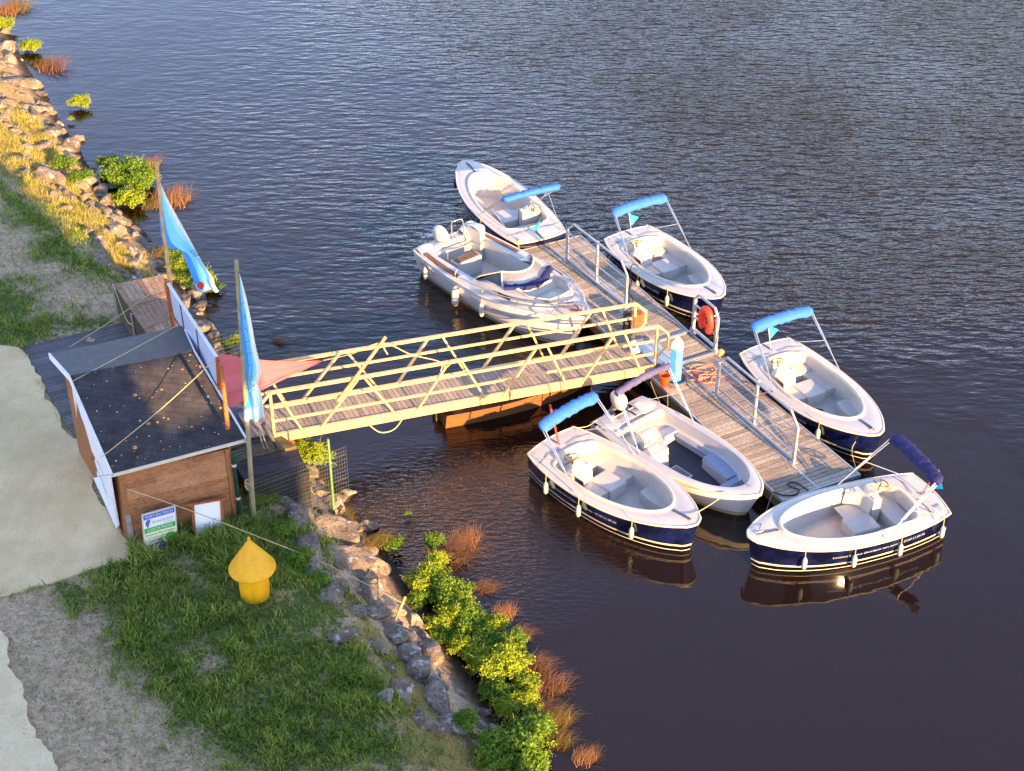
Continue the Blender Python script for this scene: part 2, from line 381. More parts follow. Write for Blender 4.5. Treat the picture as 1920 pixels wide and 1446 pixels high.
def m_path():
    m, t = newmat('sandy_compacted_path'); v = t.gen()
    c = t.ramp(t.noise(v, 1.6, 6), [(.3, (.64, .47, .24)), (.6, (.76, .58, .32)), (.8, (.82, .65, .38))])
    c = t.mix(t.ramp(t.noise(v, 30, 5, .7), [(.35, .6), (.5, 0.)]), c, (.40, .30, .17))
    c = t.mix(t.ramp(t.noise(v, .55, 5, .6), [(.42, 0.), (.62, .45)]), c, (.50, .39, .22)); mp = t.N('Mapping', {'Vector': v}); mp.inputs['Rotation'].default_value = (0, 0, R(62)); mp.inputs['Scale'].default_value = (2.2, .18, 1); c = t.mix(t.ramp(t.noise(mp.outputs[0], 1.3, 4), [(.52, 0.), (.70, .15)]), c, (.86, .72, .48))
    c = t.mix(t.ramp(t.noise(v, 9, 4, .8), [(.62, 0.), (.70, .5)]), c, (.36, .28, .17))
    t.set(base=c, rough=.95, spec=.15); t.bump(t.noise(v, 45, 5), .5, .02); return m
M['path'] = m_path()
def m_path2():  # separate, slightly paler path colour
    m, t = newmat('paler_path'); v = t.gen()
    c = t.ramp(t.noise(v, 2.5, 6), [(.3, (.64, .49, .28)), (.7, (.78, .62, .37))])
    c = t.mix(t.ramp(t.noise(v, 14, 6, .75), [(.52, 0.), (.66, .5)]), c, (.42, .33, .2))
    t.set(base=c, rough=.95, spec=.15); t.bump(t.noise(v, 45, 5), .4, .02); return m
M['path2'] = m_path2()
def m_water():
    m, t = newmat('tannin_brown_river_water'); v = t.gen()
    s = t.N('SeparateXYZ', {0: v})
    # wind-ruffled areas: open water away from the sheltered basin in front of the pontoons
    rx = t.math('MULTIPLY', t.math('SUBTRACT', s.outputs[0], 12.5), .22)
    ry = t.math('MULTIPLY', t.math('SUBTRACT', s.outputs[1], 33.), .16)
    w = t.math('MAXIMUM', rx, ry)
    w = t.math('ADD', w, t.math('MULTIPLY', t.math('SUBTRACT', t.noise(v, .22, 3), .5), .9))
    w = t.ramp(w, [(0., .02), (.3, .25), (1., 1.)])
    mp = t.N('Mapping', {'Vector': v}); mp.inputs['Rotation'].default_value = (0, 0, R(17)); mp.inputs['Scale'].default_value = (.55, 1.75, 1)
    a = t.noise(mp.outputs[0], 1.95, 2, .45)
    mp2 = t.N('Mapping', {'Vector': v}); mp2.inputs['Rotation'].default_value = (0, 0, R(-9)); mp2.inputs['Scale'].default_value = (.7, 1.7, 1)
    b = t.noise(mp2.outputs[0], 3.1, 3, .5)
    c = t.noise(v, 13, 2)
    far = t.ramp(t.math('MULTIPLY', t.math('SUBTRACT', s.outputs[0], -14.), .042), [(0, .08), (.4, .32), (1, 1.)])
    gust = t.ramp(t.noise(v, .11, 3), [(.35, .6), (.65, 1.25)]); far = t.math('MULTIPLY', far, gust)
    h = t.math('ADD', t.math('ADD', t.math('MULTIPLY', a, 1.0), t.math('MULTIPLY', b, .75)), t.math('MULTIPLY', c, .10))
    h = t.math('MULTIPLY', t.math('MULTIPLY', h, w), far)
    h = t.math('ADD', h, t.math('MULTIPLY', t.noise(v, .9, 2), .12))
    dd = t.N('VectorMath', {0: v, 1: (-1.2, 28.6, 0)}, operation='DISTANCE').outputs['Value']      # cat's-paw of fine ripples by the bank
    h = t.math('ADD', h, t.math('MULTIPLY', t.math('MULTIPLY', t.noise(mp2.outputs[0], 5.5, 3, .55), t.ramp(t.math('MULTIPLY', dd, .2), [(.35, 1.), (.95, 0.)])), .30))
    t.set(base=(.013, .0068, .0042), rough=.03, spec=.5, ior=1.46)
    t.bump(h, 1., .145)
    return m
M['water'] = m_water()

# ------------------------------------------------------------------ river and bank
SHORE = [(-330, -420), (-150, -150), (-30, 0), (14, 60), (66, 150), (108, 215), (150, 285), (185, 345), (218, 388), (262, 425), (300, 470), (345, 530), (392, 595), (432, 655), (472, 705), (512, 765), (560, 835), (632, 915), (690, 985), (752, 1080), (812, 1165), (872, 1255), (935, 1350), (1000, 1446), (1120, 1640), (1300, 1900)]
SH = np.array([tuple(P(u, v, 0))[:2] for u, v in SHORE])
d0 = SH[0] - SH[1]; d0 /= np.linalg.norm(d0); d1 = SH[-1] - SH[-2]; d1 /= np.linalg.norm(d1)
SH = np.vstack([SH[0] + d0 * 600, SH, SH[-1] + np.array([.2, -1]) * 600])
def sdist(X, Y):     # + inland (left), - over the water
    best = np.full(X.shape, 1e9); sg = np.ones(X.shape)
    for i in range(len(SH) - 1):
        a = SH[i]; b = SH[i + 1]; ab = b - a; l2 = ab @ ab
        t = np.clip(((X - a[0]) * ab[0] + (Y - a[1]) * ab[1]) / l2, 0, 1)
        dx = X - a[0] - t * ab[0]; dy = Y - a[1] - t * ab[1]; dd = np.hypot(dx, dy)
        cr_ = ab[0] * (Y - a[1]) - ab[1] * (X - a[0])
        m = dd < best; best = np.where(m, dd, best); sg = np.where(m, np.sign(cr_), sg)
    return -best * sg
def vnoise(X, Y, s, seed=0):   # value noise, vectorised
    X = X * s + seed * 17.3; Y = Y * s - seed * 9.1; xi = np.floor(X); yi = np.floor(Y); fx = X - xi; fy = Y - yi
    h = lambda a, b: (np.sin(a * 127.1 + b * 311.7 + seed) * 43758.5453) % 1
    fx = fx * fx * (3 - 2 * fx); fy = fy * fy * (3 - 2 * fy)
    return (h(xi, yi) * (1 - fx) + h(xi + 1, yi) * fx) * (1 - fy) + (h(xi, yi + 1) * (1 - fx) + h(xi + 1, yi + 1) * fx) * fy
def smooth(a, b, x):
    t = np.clip((x - a) / (b - a), 0, 1); return t * t * (3 - 2 * t)
def gz(X, Y):
    d = sdist(X, Y)
    z = np.where(d > 0, 1.58 * smooth(-.2, 3.0, d) ** .9, np.maximum(-1.6, d * .55))
    amp = .10 * smooth(.2, 1.2, d) * (1 - smooth(2.8, 4.2, d)) + .02
    return z + amp * (vnoise(X, Y, 1.4, 1) - .5) * 2 + .02 * (vnoise(X, Y, 5, 2) - .5)
def gz1(x, y): return float(gz(np.array([x]), np.array([y]))[0])
def inpoly(X, Y, poly):
    ins = np.zeros(X.shape, bool); n = len(poly); j = n - 1
    for i in range(n):
        xi, yi = poly[i]; xj, yj = poly[j]
        c = ((yi > Y) != (yj > Y)) & (X < (xj - xi) * (Y - yi) / (yj - yi + 1e-12) + xi); ins ^= c; j = i
    return ins
def pdist(X, Y, poly):
    best = np.full(X.shape, 1e9)
    for i in range(len(poly)):
        a = np.array(poly[i]); b = np.array(poly[(i + 1) % len(poly)]); ab = b - a
        t = np.clip(((X - a[0]) * ab[0] + (Y - a[1]) * ab[1]) / (ab @ ab), 0, 1)
        best = np.minimum(best, np.hypot(X - a[0] - t * ab[0], Y - a[1] - t * ab[1]))
    return np.where(inpoly(X, Y, poly), best, -best)
def wp(pl, z=1.6): return [tuple(P(u, v, z))[:2] for u, v in pl]
LUSH = wp([(240, 1040), (320, 1000), (470, 930), (560, 960), (600, 1010), (640, 1110), (690, 1190), (740, 1290), (760, 1400), (760, 1446), (560, 1446), (430, 1446), (330, 1370), (270, 1290), (215, 1200), (190, 1120), (160, 1075)])
GREENS = [LUSH, wp([(-60, 330), (20, 350), (80, 395), (150, 450), (215, 510), (222, 540), (190, 525), (120, 500), (60, 430), (0, 380)]),
          wp([(-60, 520), (20, 520), (70, 560), (60, 600), (215, 590), (215, 612), (60, 650), (0, 650), (-60, 650)]),
          wp([(90, 1090), (150, 1075), (170, 1110), (150, 1150), (100, 1130)])]
STRAWP = wp([(-100, 150), (40, 180), (150, 290), (215, 385), (260, 470), (290, 520), (215, 505), (100, 415), (0, 335), (-100, 270)], 1.2)
STRAW2 = wp([(640, 1090), (720, 1180), (800, 1250), (850, 1330), (930, 1446), (760, 1446), (740, 1290), (690, 1190)], 1.2)
GRAVEL = wp([(0, 1110), (160, 1070), (260, 1080), (240, 1140), (160, 1180), (0, 1190)])
def axis(lo, hi, st, far):
    a = list(np.arange(lo, hi + 1e-6, st)); s = st; x = a[-1]
    up = []
    while x < far: s *= 1.35; x += s; up.append(x)
    s = st; x = lo; dn = []
    while x > -far: s *= 1.35; x -= s; dn.append(x)
    return np.array(dn[::-1] + a + up)
gx = axis(-24, 3, .16, 700); gy = axis(13, 64, .16, 700)
GX, GY = np.meshgrid(gx, gy); GZ = gz(GX, GY); D = sdist(GX, GY)
green = np.zeros(GX.shape)
for pl in GREENS: green = np.maximum(green, smooth(-.5, .5, pdist(GX, GY, pl)))
green = np.maximum(green * .62, .10)
straw = np.maximum(smooth(-.6, .4, pdist(GX, GY, STRAWP)), .75 * smooth(-.5, .3, pdist(GX, GY, STRAW2)))
straw = np.maximum(straw, .55 * smooth(.3, .8, D) * (1 - smooth(2., 3., D)) * (GY > 38))
grav = smooth(-.5, .3, pdist(GX, GY, GRAVEL)); grav = np.maximum(grav, .25)
wet = 1 - smooth(.15, .7, D)
ny, nx = GX.shape; idx = np.arange(ny * nx).reshape(ny, nx)
q = np.stack([idx[:-1, :-1], idx[:-1, 1:], idx[1:, 1:], idx[1:, :-1]], -1).reshape(-1, 4)
ground = np_mesh('ground', np.stack([GX, GY, GZ], -1).reshape(-1, 3), np.full(len(q), 4), q.ravel(), M['ground'],
                 dict(green=green.ravel(), straw=straw.ravel(), gravel=grav.ravel(), wet=wet.ravel()), smooth=True)
tag(ground, 'grassy soil river bank sloping down to the water', None, None, 'structure')
wb = MB(); wb.add([(-900, -900, 0), (900, -900, 0), (900, 1500, 0), (-900, 1500, 0)], [(0, 1, 2, 3)])
wat = wb.build('water', M['water'], local=True); tag(wat, 'brown river water with wind ripples', None, None, 'structure')

hb_ = MB(); hr = random.Random(2)  # far bank out of view, added to darken low reflections in the water
def fbank(u, v): 
    x = -500 + 1100 * u; return (x, 185 + 25 * math.sin(u * 9) + 40 * v, -1 + (13 + 3 * math.sin(u * 23) + 2.5 * math.sin(u * 71)) * math.sin(min(1, v * 1.6) * math.pi / 2))
hb_.grid(fbank, 220, 8)
tag(hb_.build('far_bank', simple('far_woodland', '2c3a1e', '1c2815', .95, scale=.3), smooth=True, local=True), 'unseen wooded far bank of the river', None, None, 'structure')

def sheet(name, px, mat, z, label, jag=.05, step=.18, seed=3):
    pts = [Vector((*p, 0)) for p in wp(px, z)]; out = []
    r = random.Random(seed)
    for i in range(len(pts)):
        a = pts[i]; b = pts[(i + 1) % len(pts)]; n = max(1, int((b - a).length / step))
        for k in range(n):
            p = a.lerp(b, k / n); q_ = mnoise.noise_vector(Vector((p.x * 1.3, p.y * 1.3, seed))) * .16 + mnoise.noise_vector(Vector((p.x * 6, p.y * 6, seed))) * .05
            out.append((p.x + q_.x + r.uniform(-jag, jag) * .25, p.y + q_.y + r.uniform(-jag, jag) * .25, z))
    k = len(out); mb = MB(); mb.v = out + [(x, y, z - .12) for x, y, _ in out]
    mb.f = [tuple(range(k))] + [(i, i + k, (i + 1) % k + k, (i + 1) % k) for i in range(k)]; mb.m = [0] * len(mb.f)
    me = mb.build(name, mat, local=True); tag(me, label, None, None, 'structure'); 
    import bmesh as _b
    bm = _b.new(); bm.from_mesh(me.data); _b.ops.recalc_face_normals(bm, faces=bm.faces); bm.to_mesh(me.data); bm.free()
    return me
sheet('path', jag=.045, step=.09, px=[(-200, 648), (34, 650), (62, 690), (110, 782), (152, 842), (190, 930), (246, 1028), (246, 1046), (200, 1058), (150, 1076), (70, 1100), (28, 1112), (-60, 1112), (-260, 1120)], mat=M['path'], z=1.625, label='pale sandy path beside the hut')
sheet('footpath', jag=.10, step=.11, px=[(-300, 1120), (-30, 1118), (8, 1196), (30, 1262), (58, 1330), (84, 1390), (104, 1452), (160, 1600), (-300, 1600)], mat=M['path2'], z=1.632, label='paler footpath at the lower left corner')

# ------------------------------------------------------------------ unseen timber tower behind the camera, placed and sized to shade the bank
SH_N = Vector((-math.sin(SUN_A), math.cos(SUN_A), 0)); SH_S = Vector((math.cos(SUN_A), math.sin(SUN_A), 0))
def tow(p, a, z): v = SH_N * p + SH_S * a; return Vector((v.x, v.y, z))
TW0, TW1, TA0, TA1 = 2.6, 12.15, 7.0, 12.0
tw = thing('shade_tower', tow((TW0 + TW1) / 2, (TA0 + TA1) / 2, 1.5), 'unseen timber observation tower behind the viewpoint, shaped to shade the bank', 'tower')
mb = MB()
SUN_GAP = (9.45, 11.0, 4.2 + 32.4 * math.tan(SUN_E), 4.2 + 36.6 * math.tan(SUN_E))    # gap added to let a sun patch onto the hut roof (p0, p1, z0, z1)
def wall(a0, a1):
    for (p0, p1, z0, z1) in ((TW0, SUN_GAP[0], 0, 30), (SUN_GAP[1], TW1, 0, 30), (SUN_GAP[0], SUN_GAP[1], 0, SUN_GAP[2]), (SUN_GAP[0], SUN_GAP[1], SUN_GAP[3], 30)):
        mb.box8([tow(p0, a0, z0), tow(p0, a1, z0), tow(p1, a1, z0), tow(p1, a0, z0), tow(p0, a0, z1), tow(p0, a1, z1), tow(p1, a1, z1), tow(p1, a0, z1)])
wall(TA0, TA0 + .15)
for p in (TW0, TW1 - .15): mb.box8([tow(p, TA0 + .15, 0), tow(p, TA1, 0), tow(p + .15, TA1, 0), tow(p + .15, TA0 + .15, 0), tow(p, TA0 + .15, 30), tow(p, TA1, 30), tow(p + .15, TA1, 30), tow(p + .15, TA0 + .15, 30)])
mb.build('wall', M['towerw'], tw)
mb = MB(); mb.box8([tow(TW0 - .2, TA0 - .3, 30), tow(TW0 - .2, TA1 + .3, 30), tow(TW1, TA1 + .3, 30), tow(TW1, TA0 - .3, 30), tow(TW0 - .2, TA0 - .3, 30.2), tow(TW0 - .2, TA1 + .3, 30.2), tow(TW1, TA1 + .3, 30.2), tow(TW1, TA0 - .3, 30.2)])
mb.build('roof', M['towerw'], tw)

# ------------------------------------------------------------------ floating dock
DZ = .55
def boards(mb, q, w=.14, gap=.020, th=.035, jit=.006, mi=0):
    """q = four corners: boards run from side q0-q3 to side q1-q2"""
    q = [Vector(x) for x in q]; n = max(1, round(((q[3] - q[0]).length + (q[2] - q[1]).length) / 2 / w)); e = gap / w / 2
    for i in range(n):
        a, b = (i + e) / n, (i + 1 - e) / n; dz = Vector((0, 0, rnd.uniform(-jit, jit) / 2)); s0, s1 = rnd.uniform(-.004, .004), rnd.uniform(-.004, .004)
        A = q[0].lerp(q[3], a); B = q[1].lerp(q[2], a); C_ = q[1].lerp(q[2], b); Dd = q[0].lerp(q[3], b)
        mb.slab([A + dz, B + dz, C_ + dz, Dd + dz], th, mi)
def ptz(px, z): return [P(u, v, z) for u, v in px]
def inset(q, a, b, c, d):   # bilinear sub-quad in width (a..b) and length (c..d)
    f = lambda s, t: q[0].lerp(q[1], s).lerp(q[3].lerp(q[2], s), t)
    return [f(a, c), f(b, c), f(b, d), f(a, d)]
DA = ptz([(972, 470), (1089, 441), (1293, 622), (1172, 660)], DZ)
DB = ptz([(1172, 660), (1294, 622.5), (1341, 662), (1216, 702)], DZ)
DC = ptz([(1217, 704), (1342, 663), (1614, 890), (1468, 940)], DZ)
def dock_section(q, label, strips):
    c = (q[0] + q[1] + q[2] + q[3]) / 4
    t = thing('floating_pontoon', (c.x, c.y, 0), label, 'pontoon', 'pontoon sections of the dock')
    Ln = (q[3] - q[0]).length; W = (q[1] - q[0]).length; e = .045 / W; el = .05 / Ln
    g = MB(); boards(g, [x + Vector((0, 0, 0)) for x in inset(q, e, 1 - e, el, 1 - el)], jit=.008)
    g.build('deck_boards', M['deckw'], t)
    g = MB(); up = Vector((0, 0, .012))
    for (a, b, cc, dd) in ((0, e * .95, 0, 1), (1 - e * .95, 1, 0, 1), (e, 1 - e, 0, el * .9), (e, 1 - e, 1 - el * .9, 1)): g.slab([x + up for x in inset(q, a, b, cc, dd)], .09)
    g.build('edge_trim', M['alu'], t)
    g = MB()
    for (a, b, cc, dd) in strips: g.slab([x + Vector((0, 0, .014)) for x in inset(q, a, b, cc, dd)], .018)
    if strips: g.build('cable_channel', M['alu'], t)
    g = MB()
    dn = Vector((0, 0, -.07))
    for (a, b, cc, dd) in ((.012, .04, .005, .995), (.96, .988, .005, .995), (.05, .95, .004, .014), (.05, .95, .986, .996)):
        g.slab([x + dn for x in inset(q, a, b, cc, dd)], .30)
    g.build('side_timber', M['beamw'], t)
    g = MB()
    for k in range(max(1, int(Ln / 2.2))):
        n = max(1, int(Ln / 2.2)); g.slab([x + Vector((0, 0, -.12)) for x in inset(q, .08, .92, (k + .12) / n, (k + .88) / n)], .75)
    g.build('float', M['black'], t)
    return t
dock_section(DA, 'far pontoon section beside the white motorboat, wooden boards with a handrail', [(.44, .47, 0, .97), (.585, .615, 0, .97)])
dock_section(DB, 'short middle pontoon section where the gangway lands', [(.44, .47, .02, .98)])
dock_section(DC, 'near pontoon section between the grey skiff and the end boat', [(.44, .47, .02, 1), (.585, .60, .02, .80)])
g = MB()
for (a, b) in ((P(1236, 641, DZ), P(1294.6, 622.3, DZ)), (P(1278, 682, DZ), P(1341, 662.4, DZ))):
    g.bar(a + Vector((0, 0, .035)), b + Vector((0, 0, .035)), .07, .02)
    g.lathe([(0, .0), (.05, .0), (.05, .10), (0, .12)], b + Vector((.03, .03, 0)), 10)
o = g.build('hinge_bar', M['alu']); tag(o, 'two grey joint bars hinging the pontoon sections together', 'hinge')

# handrails ---------------------------------------------------------
def handrail(bases, label, hp=1.06, up=.40, side=.0):
    B = [P(u, v, DZ) for u, v in bases]; Bc = B[0].lerp(B[-1], .5)
    t = thing('dock_handrail', (Bc.x, Bc.y, DZ), label, 'handrail', 'handrail panels on the dock')
    d = (B[-1] - B[0]).normalized(); r = .024
    top0 = B[0] + Vector((0, 0, hp)); top1 = B[-1] + Vector((0, 0, hp))
    k0 = top0 + d * .30 + Vector((0, 0, up * .75)); k1 = top1 - d * .30 + Vector((0, 0, up * .75))
    g = MB(); g.bar(k0, k1, .055, .045); g.bar(top0 + Vector((0, 0, -.0)), k0, .05, .045); g.bar(top1, k1, .05, .045); g.build('top_rail', M['alu'], t)
    for i, b in enumerate(B):
        g = MB(); h = hp if i in (0, len(B) - 1) else hp + up * .72
        g.bar(b + Vector((0, 0, .015)), b + Vector((0, 0, h)), .065, .065, (d.x, d.y, 0)); g.bar(b + Vector((0, 0, .012)), b + Vector((0, 0, .035)), .16, .16, (d.x, d.y, 0))
        g.build('post', M['alu'], t)
    for z in (.30, .62, .95):
        g = MB(); g.tube([B[0] + Vector((0, 0, z)), B[-1] + Vector((0, 0, z))], .019, 6); g.build('mid_rail', M['alu'], t)
    g = MB(); g.bar(B[0] + Vector((0, 0, .07)), B[-1] + Vector((0, 0, .07)), .05, .06); g.build('toe_rail', M['alu'], t)
    return t
handrail([(1063, 490), (1118, 530), (1173, 578)], 'farthest handrail panel, beside the white motorboat')
handrail([(1343, 743), (1413, 795), (1487.6, 868)], 'nearest handrail panel, beside the red hose')
b0 = P(1299, 624, DZ); b1 = P(1340.5, 660, DZ); d = (b1 - b0).normalized()
t = thing('dock_handrail', b0.lerp(b1, .5), 'short handrail frame on the dock edge carrying the life ring', 'handrail', 'handrail panels on the dock')
def V3(x=0, y=0, z=0): return Vector((x, y, z))
g = MB(); k0 = b0 + d * .16 + V3(z=1.28); k1 = b1 - d * .16 + V3(z=1.28); g.bar(b0 + V3(z=1.08), k0, .06, .05); g.bar(k0, k1, .06, .05); g.bar(k1, b1 + V3(z=1.08), .06, .05); g.build('top_rail', M['alu'], t)
for b in (b0, b1):
    g = MB(); g.bar(b + V3(z=.02), b + V3(z=1.08), .085, .07, (d.x, d.y, 0)); g.bar(b + V3(z=.01), b + V3(z=.04), .2, .2, (d.x, d.y, 0)); g.build('post', M['alu'], t)
for z in (.14, .52, .90):
    g = MB(); g.tube([b0 + V3(z=z), b1 + V3(z=z)], .03 if z > .2 else .045, 6); g.build('mid_rail', M['alu'], t)
# life ring (horseshoe)
c = P(1326, 600, DZ + .62); c = b0.lerp(b1, .64) + V3(z=.80); nrm = Vector((-d.y, d.x, 0)) * -.0
g = MB(); pts = []; rad = []
for i in range(23):
    a = R(-62) + R(304) * i / 22; pts.append(c + d * math.cos(a) * .21 + V3(z=math.sin(a) * .33 + (.0)) + Vector((d.y, -d.x, 0)) * .09); rad.append(.105 if 0 < i < 22 else .07)
g.tube(pts, rad, 10); lr = g.build('life_ring', M['ring'], smooth=60); tag(lr, 'red-orange horseshoe life ring hanging on the short handrail frame', 'life ring')
# mooring stub behind the frame
g = MB(); b = P(1345, 663, DZ); g.lathe([(.0, 0), (.11, 0), (.10, .34), (.0, .42)], b + Vector((.10, .05, -.3)), 12)
tag(g.build('mooring_pile', M['pole'], smooth=40), 'short golden brown wooden pile at the foot of the life ring frame', 'pile')
# blue pile
b = P(1265.5, 714, DZ); t = thing('blue_pile', b, 'tall light blue pile with a white pointed cap at the gangway foot', 'pile')
g = MB(); n = 6
def hexring(r, z, rot=R(20)): return [(b.x + r * math.cos(rot + i * math.pi / 3), b.y + r * math.sin(rot + i * math.pi / 3), z) for i in range(6)]
def prism(g, rings):
    k = len(g.v)
    for rr in rings: g.v += rr
    for i in range(len(rings) - 1):
        for j in range(6): g.f.append((k + i * 6 + j, k + i * 6 + (j + 1) % 6, k + (i + 1) * 6 + (j + 1) % 6, k + (i + 1) * 6 + j)); g.m.append(0)
    g.f.append(tuple(k + (len(rings) - 1) * 6 + j for j in range(6))); g.m.append(0)
prism(g, [hexring(.175, -1), hexring(.175, DZ + 1.05)]); g.build('pile_body', M['pileb'], t)
g = MB(); prism(g, [hexring(.18, DZ + 1.04), hexring(.18, DZ + 1.13), hexring(.03, DZ + 1.36)]); g.build('pile_cap', M['pilew'], t)
g = MB(); g.tube([(b.x + .30 * math.cos(a), b.y + .30 * math.sin(a), DZ + .06) for a in np.linspace(0, 6.283, 25)[:-1]], .05, 8, closed=True); g.build('pile_collar', M['rubber'], t, smooth=60)
# bucket
b = P(1246, 722, DZ); t = thing('bucket', b, 'orange-red plastic bucket standing on the dock beside the blue pile', 'bucket')
g = MB(); g.lathe([(0, 0), (.10, 0), (.135, .27), (.15, .28), (.15, .31), (.13, .31), (.095, .02), (0, .02)], b, 20); g.build('bucket_body', M['orange'], t, smooth=40)
g = MB(); g.tube([b + V3(.14 * math.cos(a), .03, .29 + .0 + .13 * math.sin(a) * -.6) for a in np.linspace(0, 3.14, 12)], .006, 5); g.build('bucket_handle', M['steel'], t)
# hose
r = random.Random(4); c = P(1318, 704, DZ); pts = [P(1275, 703, DZ + .03)]
for i in range(46):
    a = i * .62; rr = .28 + .16 * math.sin(i * .9) + r.uniform(-.04, .04); cc = c if i < 26 else P(1327, 715, DZ)
    if i >= 26: rr *= .55
    pts.append(Vector((cc.x + rr * 1.25 * math.cos(a), cc.y + rr * .9 * math.sin(a), DZ + .03 + .0012 * i)))
pts += [P(1352, 706, DZ + .03), P(1372, 718, DZ + .03), P(1398, 731, DZ + .03), P(1425, 738, DZ + .06), P(1440, 736, .78), P(1462, 740, .80)]
g = MB(); g.tube(cr(pts, 5), .016, 6); tag(g.build('garden_hose', M['hose'], smooth=60), 'tangled salmon-red hose lying on the dock boards', 'hose')
g = MB(); g.tube(cr([P(u, v, DZ + .03) for u, v in ((1450, 922), (1470, 929), (1492, 927), (1498, 918), (1484, 914), (1477, 908), (1484, 904), (1498, 908), (1516, 920))], 6), .016, 6)
tag(g.build('mooring_rope', M['ropeb'], smooth=60), 'black rope curled on the near end of the dock', 'rope')

# ------------------------------------------------------------------ gangway
G0 = P(514, 815, 1.66); G1 = P(1223, 686, .74); gd = (G1 - G0); GL = gd.length; gd.normalize()
gn = Vector((-gd.y, gd.x, 0)).normalized(); gu = Vector((0, 0, 1)); GWD = 1.19
t = thing('gangway', (G0 + G1) / 2, 'sloping aluminium lattice gangway with a plank deck leading from the bank to the dock', 'gangway')
gwp = t
def gp(s, w, h): return G0 + gd * s + gn * w + gu * h
H0 = 1.20
g = MB(); boards(g, [gp(-.55, .06, 0), gp(-.55, GWD - .06, 0), gp(GL + .25, GWD - .06, 0), gp(GL + .25, .06, 0)], w=.125, gap=.012)
g.build('deck_boards', M['gangw'], t)
for w in (0, GWD):
    g = MB(); g.bar(gp(-.1, w, -.10), gp(GL + .02, w, -.10), .07, .24); g.build('side_beam', M['yalu'], t)
    g = MB(); g.bar(gp(0, w, H0), gp(GL + .12, w, H0), .075, .07)
    if w == 0: g.bar(gp(0, w, H0), gp(-.30, w, H0 - .35), .06, .06)
    g.build('top_rail', M['yalu'], t)
    g = MB(); g.bar(gp(GL + .12, w, H0), gp(GL + .42, w, H0 - .28), .06, .06); g.bar(gp(GL + .42, w, H0 - .28), gp(GL + .42, w, H0 - .62), .06, .06); g.bar(gp(GL + .42, w, H0 - .62), gp(GL + .03, w, .16), .05, .05); g.build('end_loop', M['yalu'], t)
    for z in (.385, .775):
        g = MB(); g.bar(gp(0, w, z), gp(GL, w, z), .045, .055); g.build('mid_rail', M['yalu'], t)
    for s in (0, GL + .08):
        g = MB(); g.bar(gp(s, w, 0.02), gp(s, w, H0 - .035), .06, .07, tuple(gn)); g.build('post', M['yalu'], t)
    T0 = 2.24; s0 = .18
    dg = [(s0, .0, 1)]
    segs = []
    # top pairs and bottom pairs, spaced along the truss like the photograph's
    segs = [(.17, .72), (2.09, 1.01), (2.27, 3.04), (4.35, 3.45), (4.72, 5.36), (6.67, 5.74), (6.99, 7.54), (8.81, 7.94), (9.13, 9.65)]
    for a, b in segs:
        a *= GL / 10; b *= GL / 10
        g = MB(); yo = -.045 if w == 0 else .045
        g.bar(gp(a, w + yo * .6, H0 - .03), gp(b, w + yo, -.12), .045, .075, tuple(gn)); g.build('brace', M['yalu'], t)
g = MB()
for s in np.arange(.3, GL, 1.05): g.bar(gp(s, .03, -.13), gp(s, GWD - .03, -.13), .05, .08)
g.build('cross_beam', M['yalu'], t)
g = MB(); g.slab([gp(GL + .05, .03, .03), gp(GL + .75, .03, -.02), gp(GL + .75, GWD - .03, -.02), gp(GL + .05, GWD - .03, .03)], .02); g.build('landing_flap', M['alu'], t)
# wooden prop pole tied to the gangway, ropes
g = MB(); pa = gp(1.0, -.12, .05); pb = VP(722, 633, (gp(2.0, GWD * .45, 0).x, gp(2.0, GWD * .45, 0).y), 25)
pm = pa.lerp(VP(640, 742, pa, 25), 1)
top = VP(723, 632, gp(2.4, -.1, 0), 25)
g.tube([VP(634, 752, gp(2, -.10, 0), 25), top], [.045, .04], 8)
tag(g.build('prop_pole', M['pole'], smooth=60), 'leaning brown wooden pole lashed to the gangway rail', 'pole')
g = MB(); tp = VP(716, 643, gp(2.4, -.1, 0), 25); an = gp(4.25, 0, H0 + .05); fa = VP(606, 676, gp(1, GWD, 0), 25)
g.tube(cr([fa, tp.lerp(fa, .5) + V3(z=-.05), tp, tp.lerp(an, .5) + V3(z=-.06), an, an + V3(.02, -.03, -.25)], 6), .014, 6)
g.tube(cr([tp, tp + V3(.06, 0, -.2), tp + V3(.12, 0, -.32)], 4), .02, 6)
g.tube(cr([an, an + V3(.15, -.05, -.12), an + V3(.3, 0, 0)], 5), .014, 6)
tag(g.build('stay_rope', M['rope'], smooth=60), 'rope tying the leaning pole and sail tip to the gangway rails', 'rope')
g = MB(); g.tube(cr([gp(2.35, -.05, -.2), gp(2.6, -.12, -.42), gp(2.95, -.1, -.42), gp(3.2, -.05, -.2)], 6), .018, 6)
tag(g.build('rope_loop', M['rope'], smooth=60), 'yellowish rope loop hanging below the gangway beam', 'rope')
# black hinge post beside the gangway foot, brown board
b = P(1174, 622, DZ); g = MB(); g.box(b.x - .10, b.y - .06, .3, b.x + .10, b.y + .06, DZ + .62)
for zz in (.32, .48):
    g.tube([(b.x - .0, b.y - .10, DZ + zz), (b.x, b.y - .05, DZ + zz)], .045, 10, mi=1)
tag(g.build('guide_bracket', [M['black'], M['alu']]), 'black steel pile guide bracket beside the gangway foot', 'bracket')
b = P(1184, 618, DZ); g = MB(); g.box(b.x - .02, b.y, .1, b.x + .30, b.y + .28, DZ + .45)
tag(g.build('guide_pile', M['frame'], bev=.03), 'short orange-brown guide pile behind the gangway end', 'pile')
g = MB(); b = P(1196, 640, DZ); g.slab([P(1183, 640, DZ + .55), P(1206, 634, DZ + .55), P(1206, 658, DZ + .3), P(1183, 664, DZ + .3)], .03)
tag(g.build('cover_plate', M['alu']), 'grey metal plate lying under the far gangway rail', 'plate')

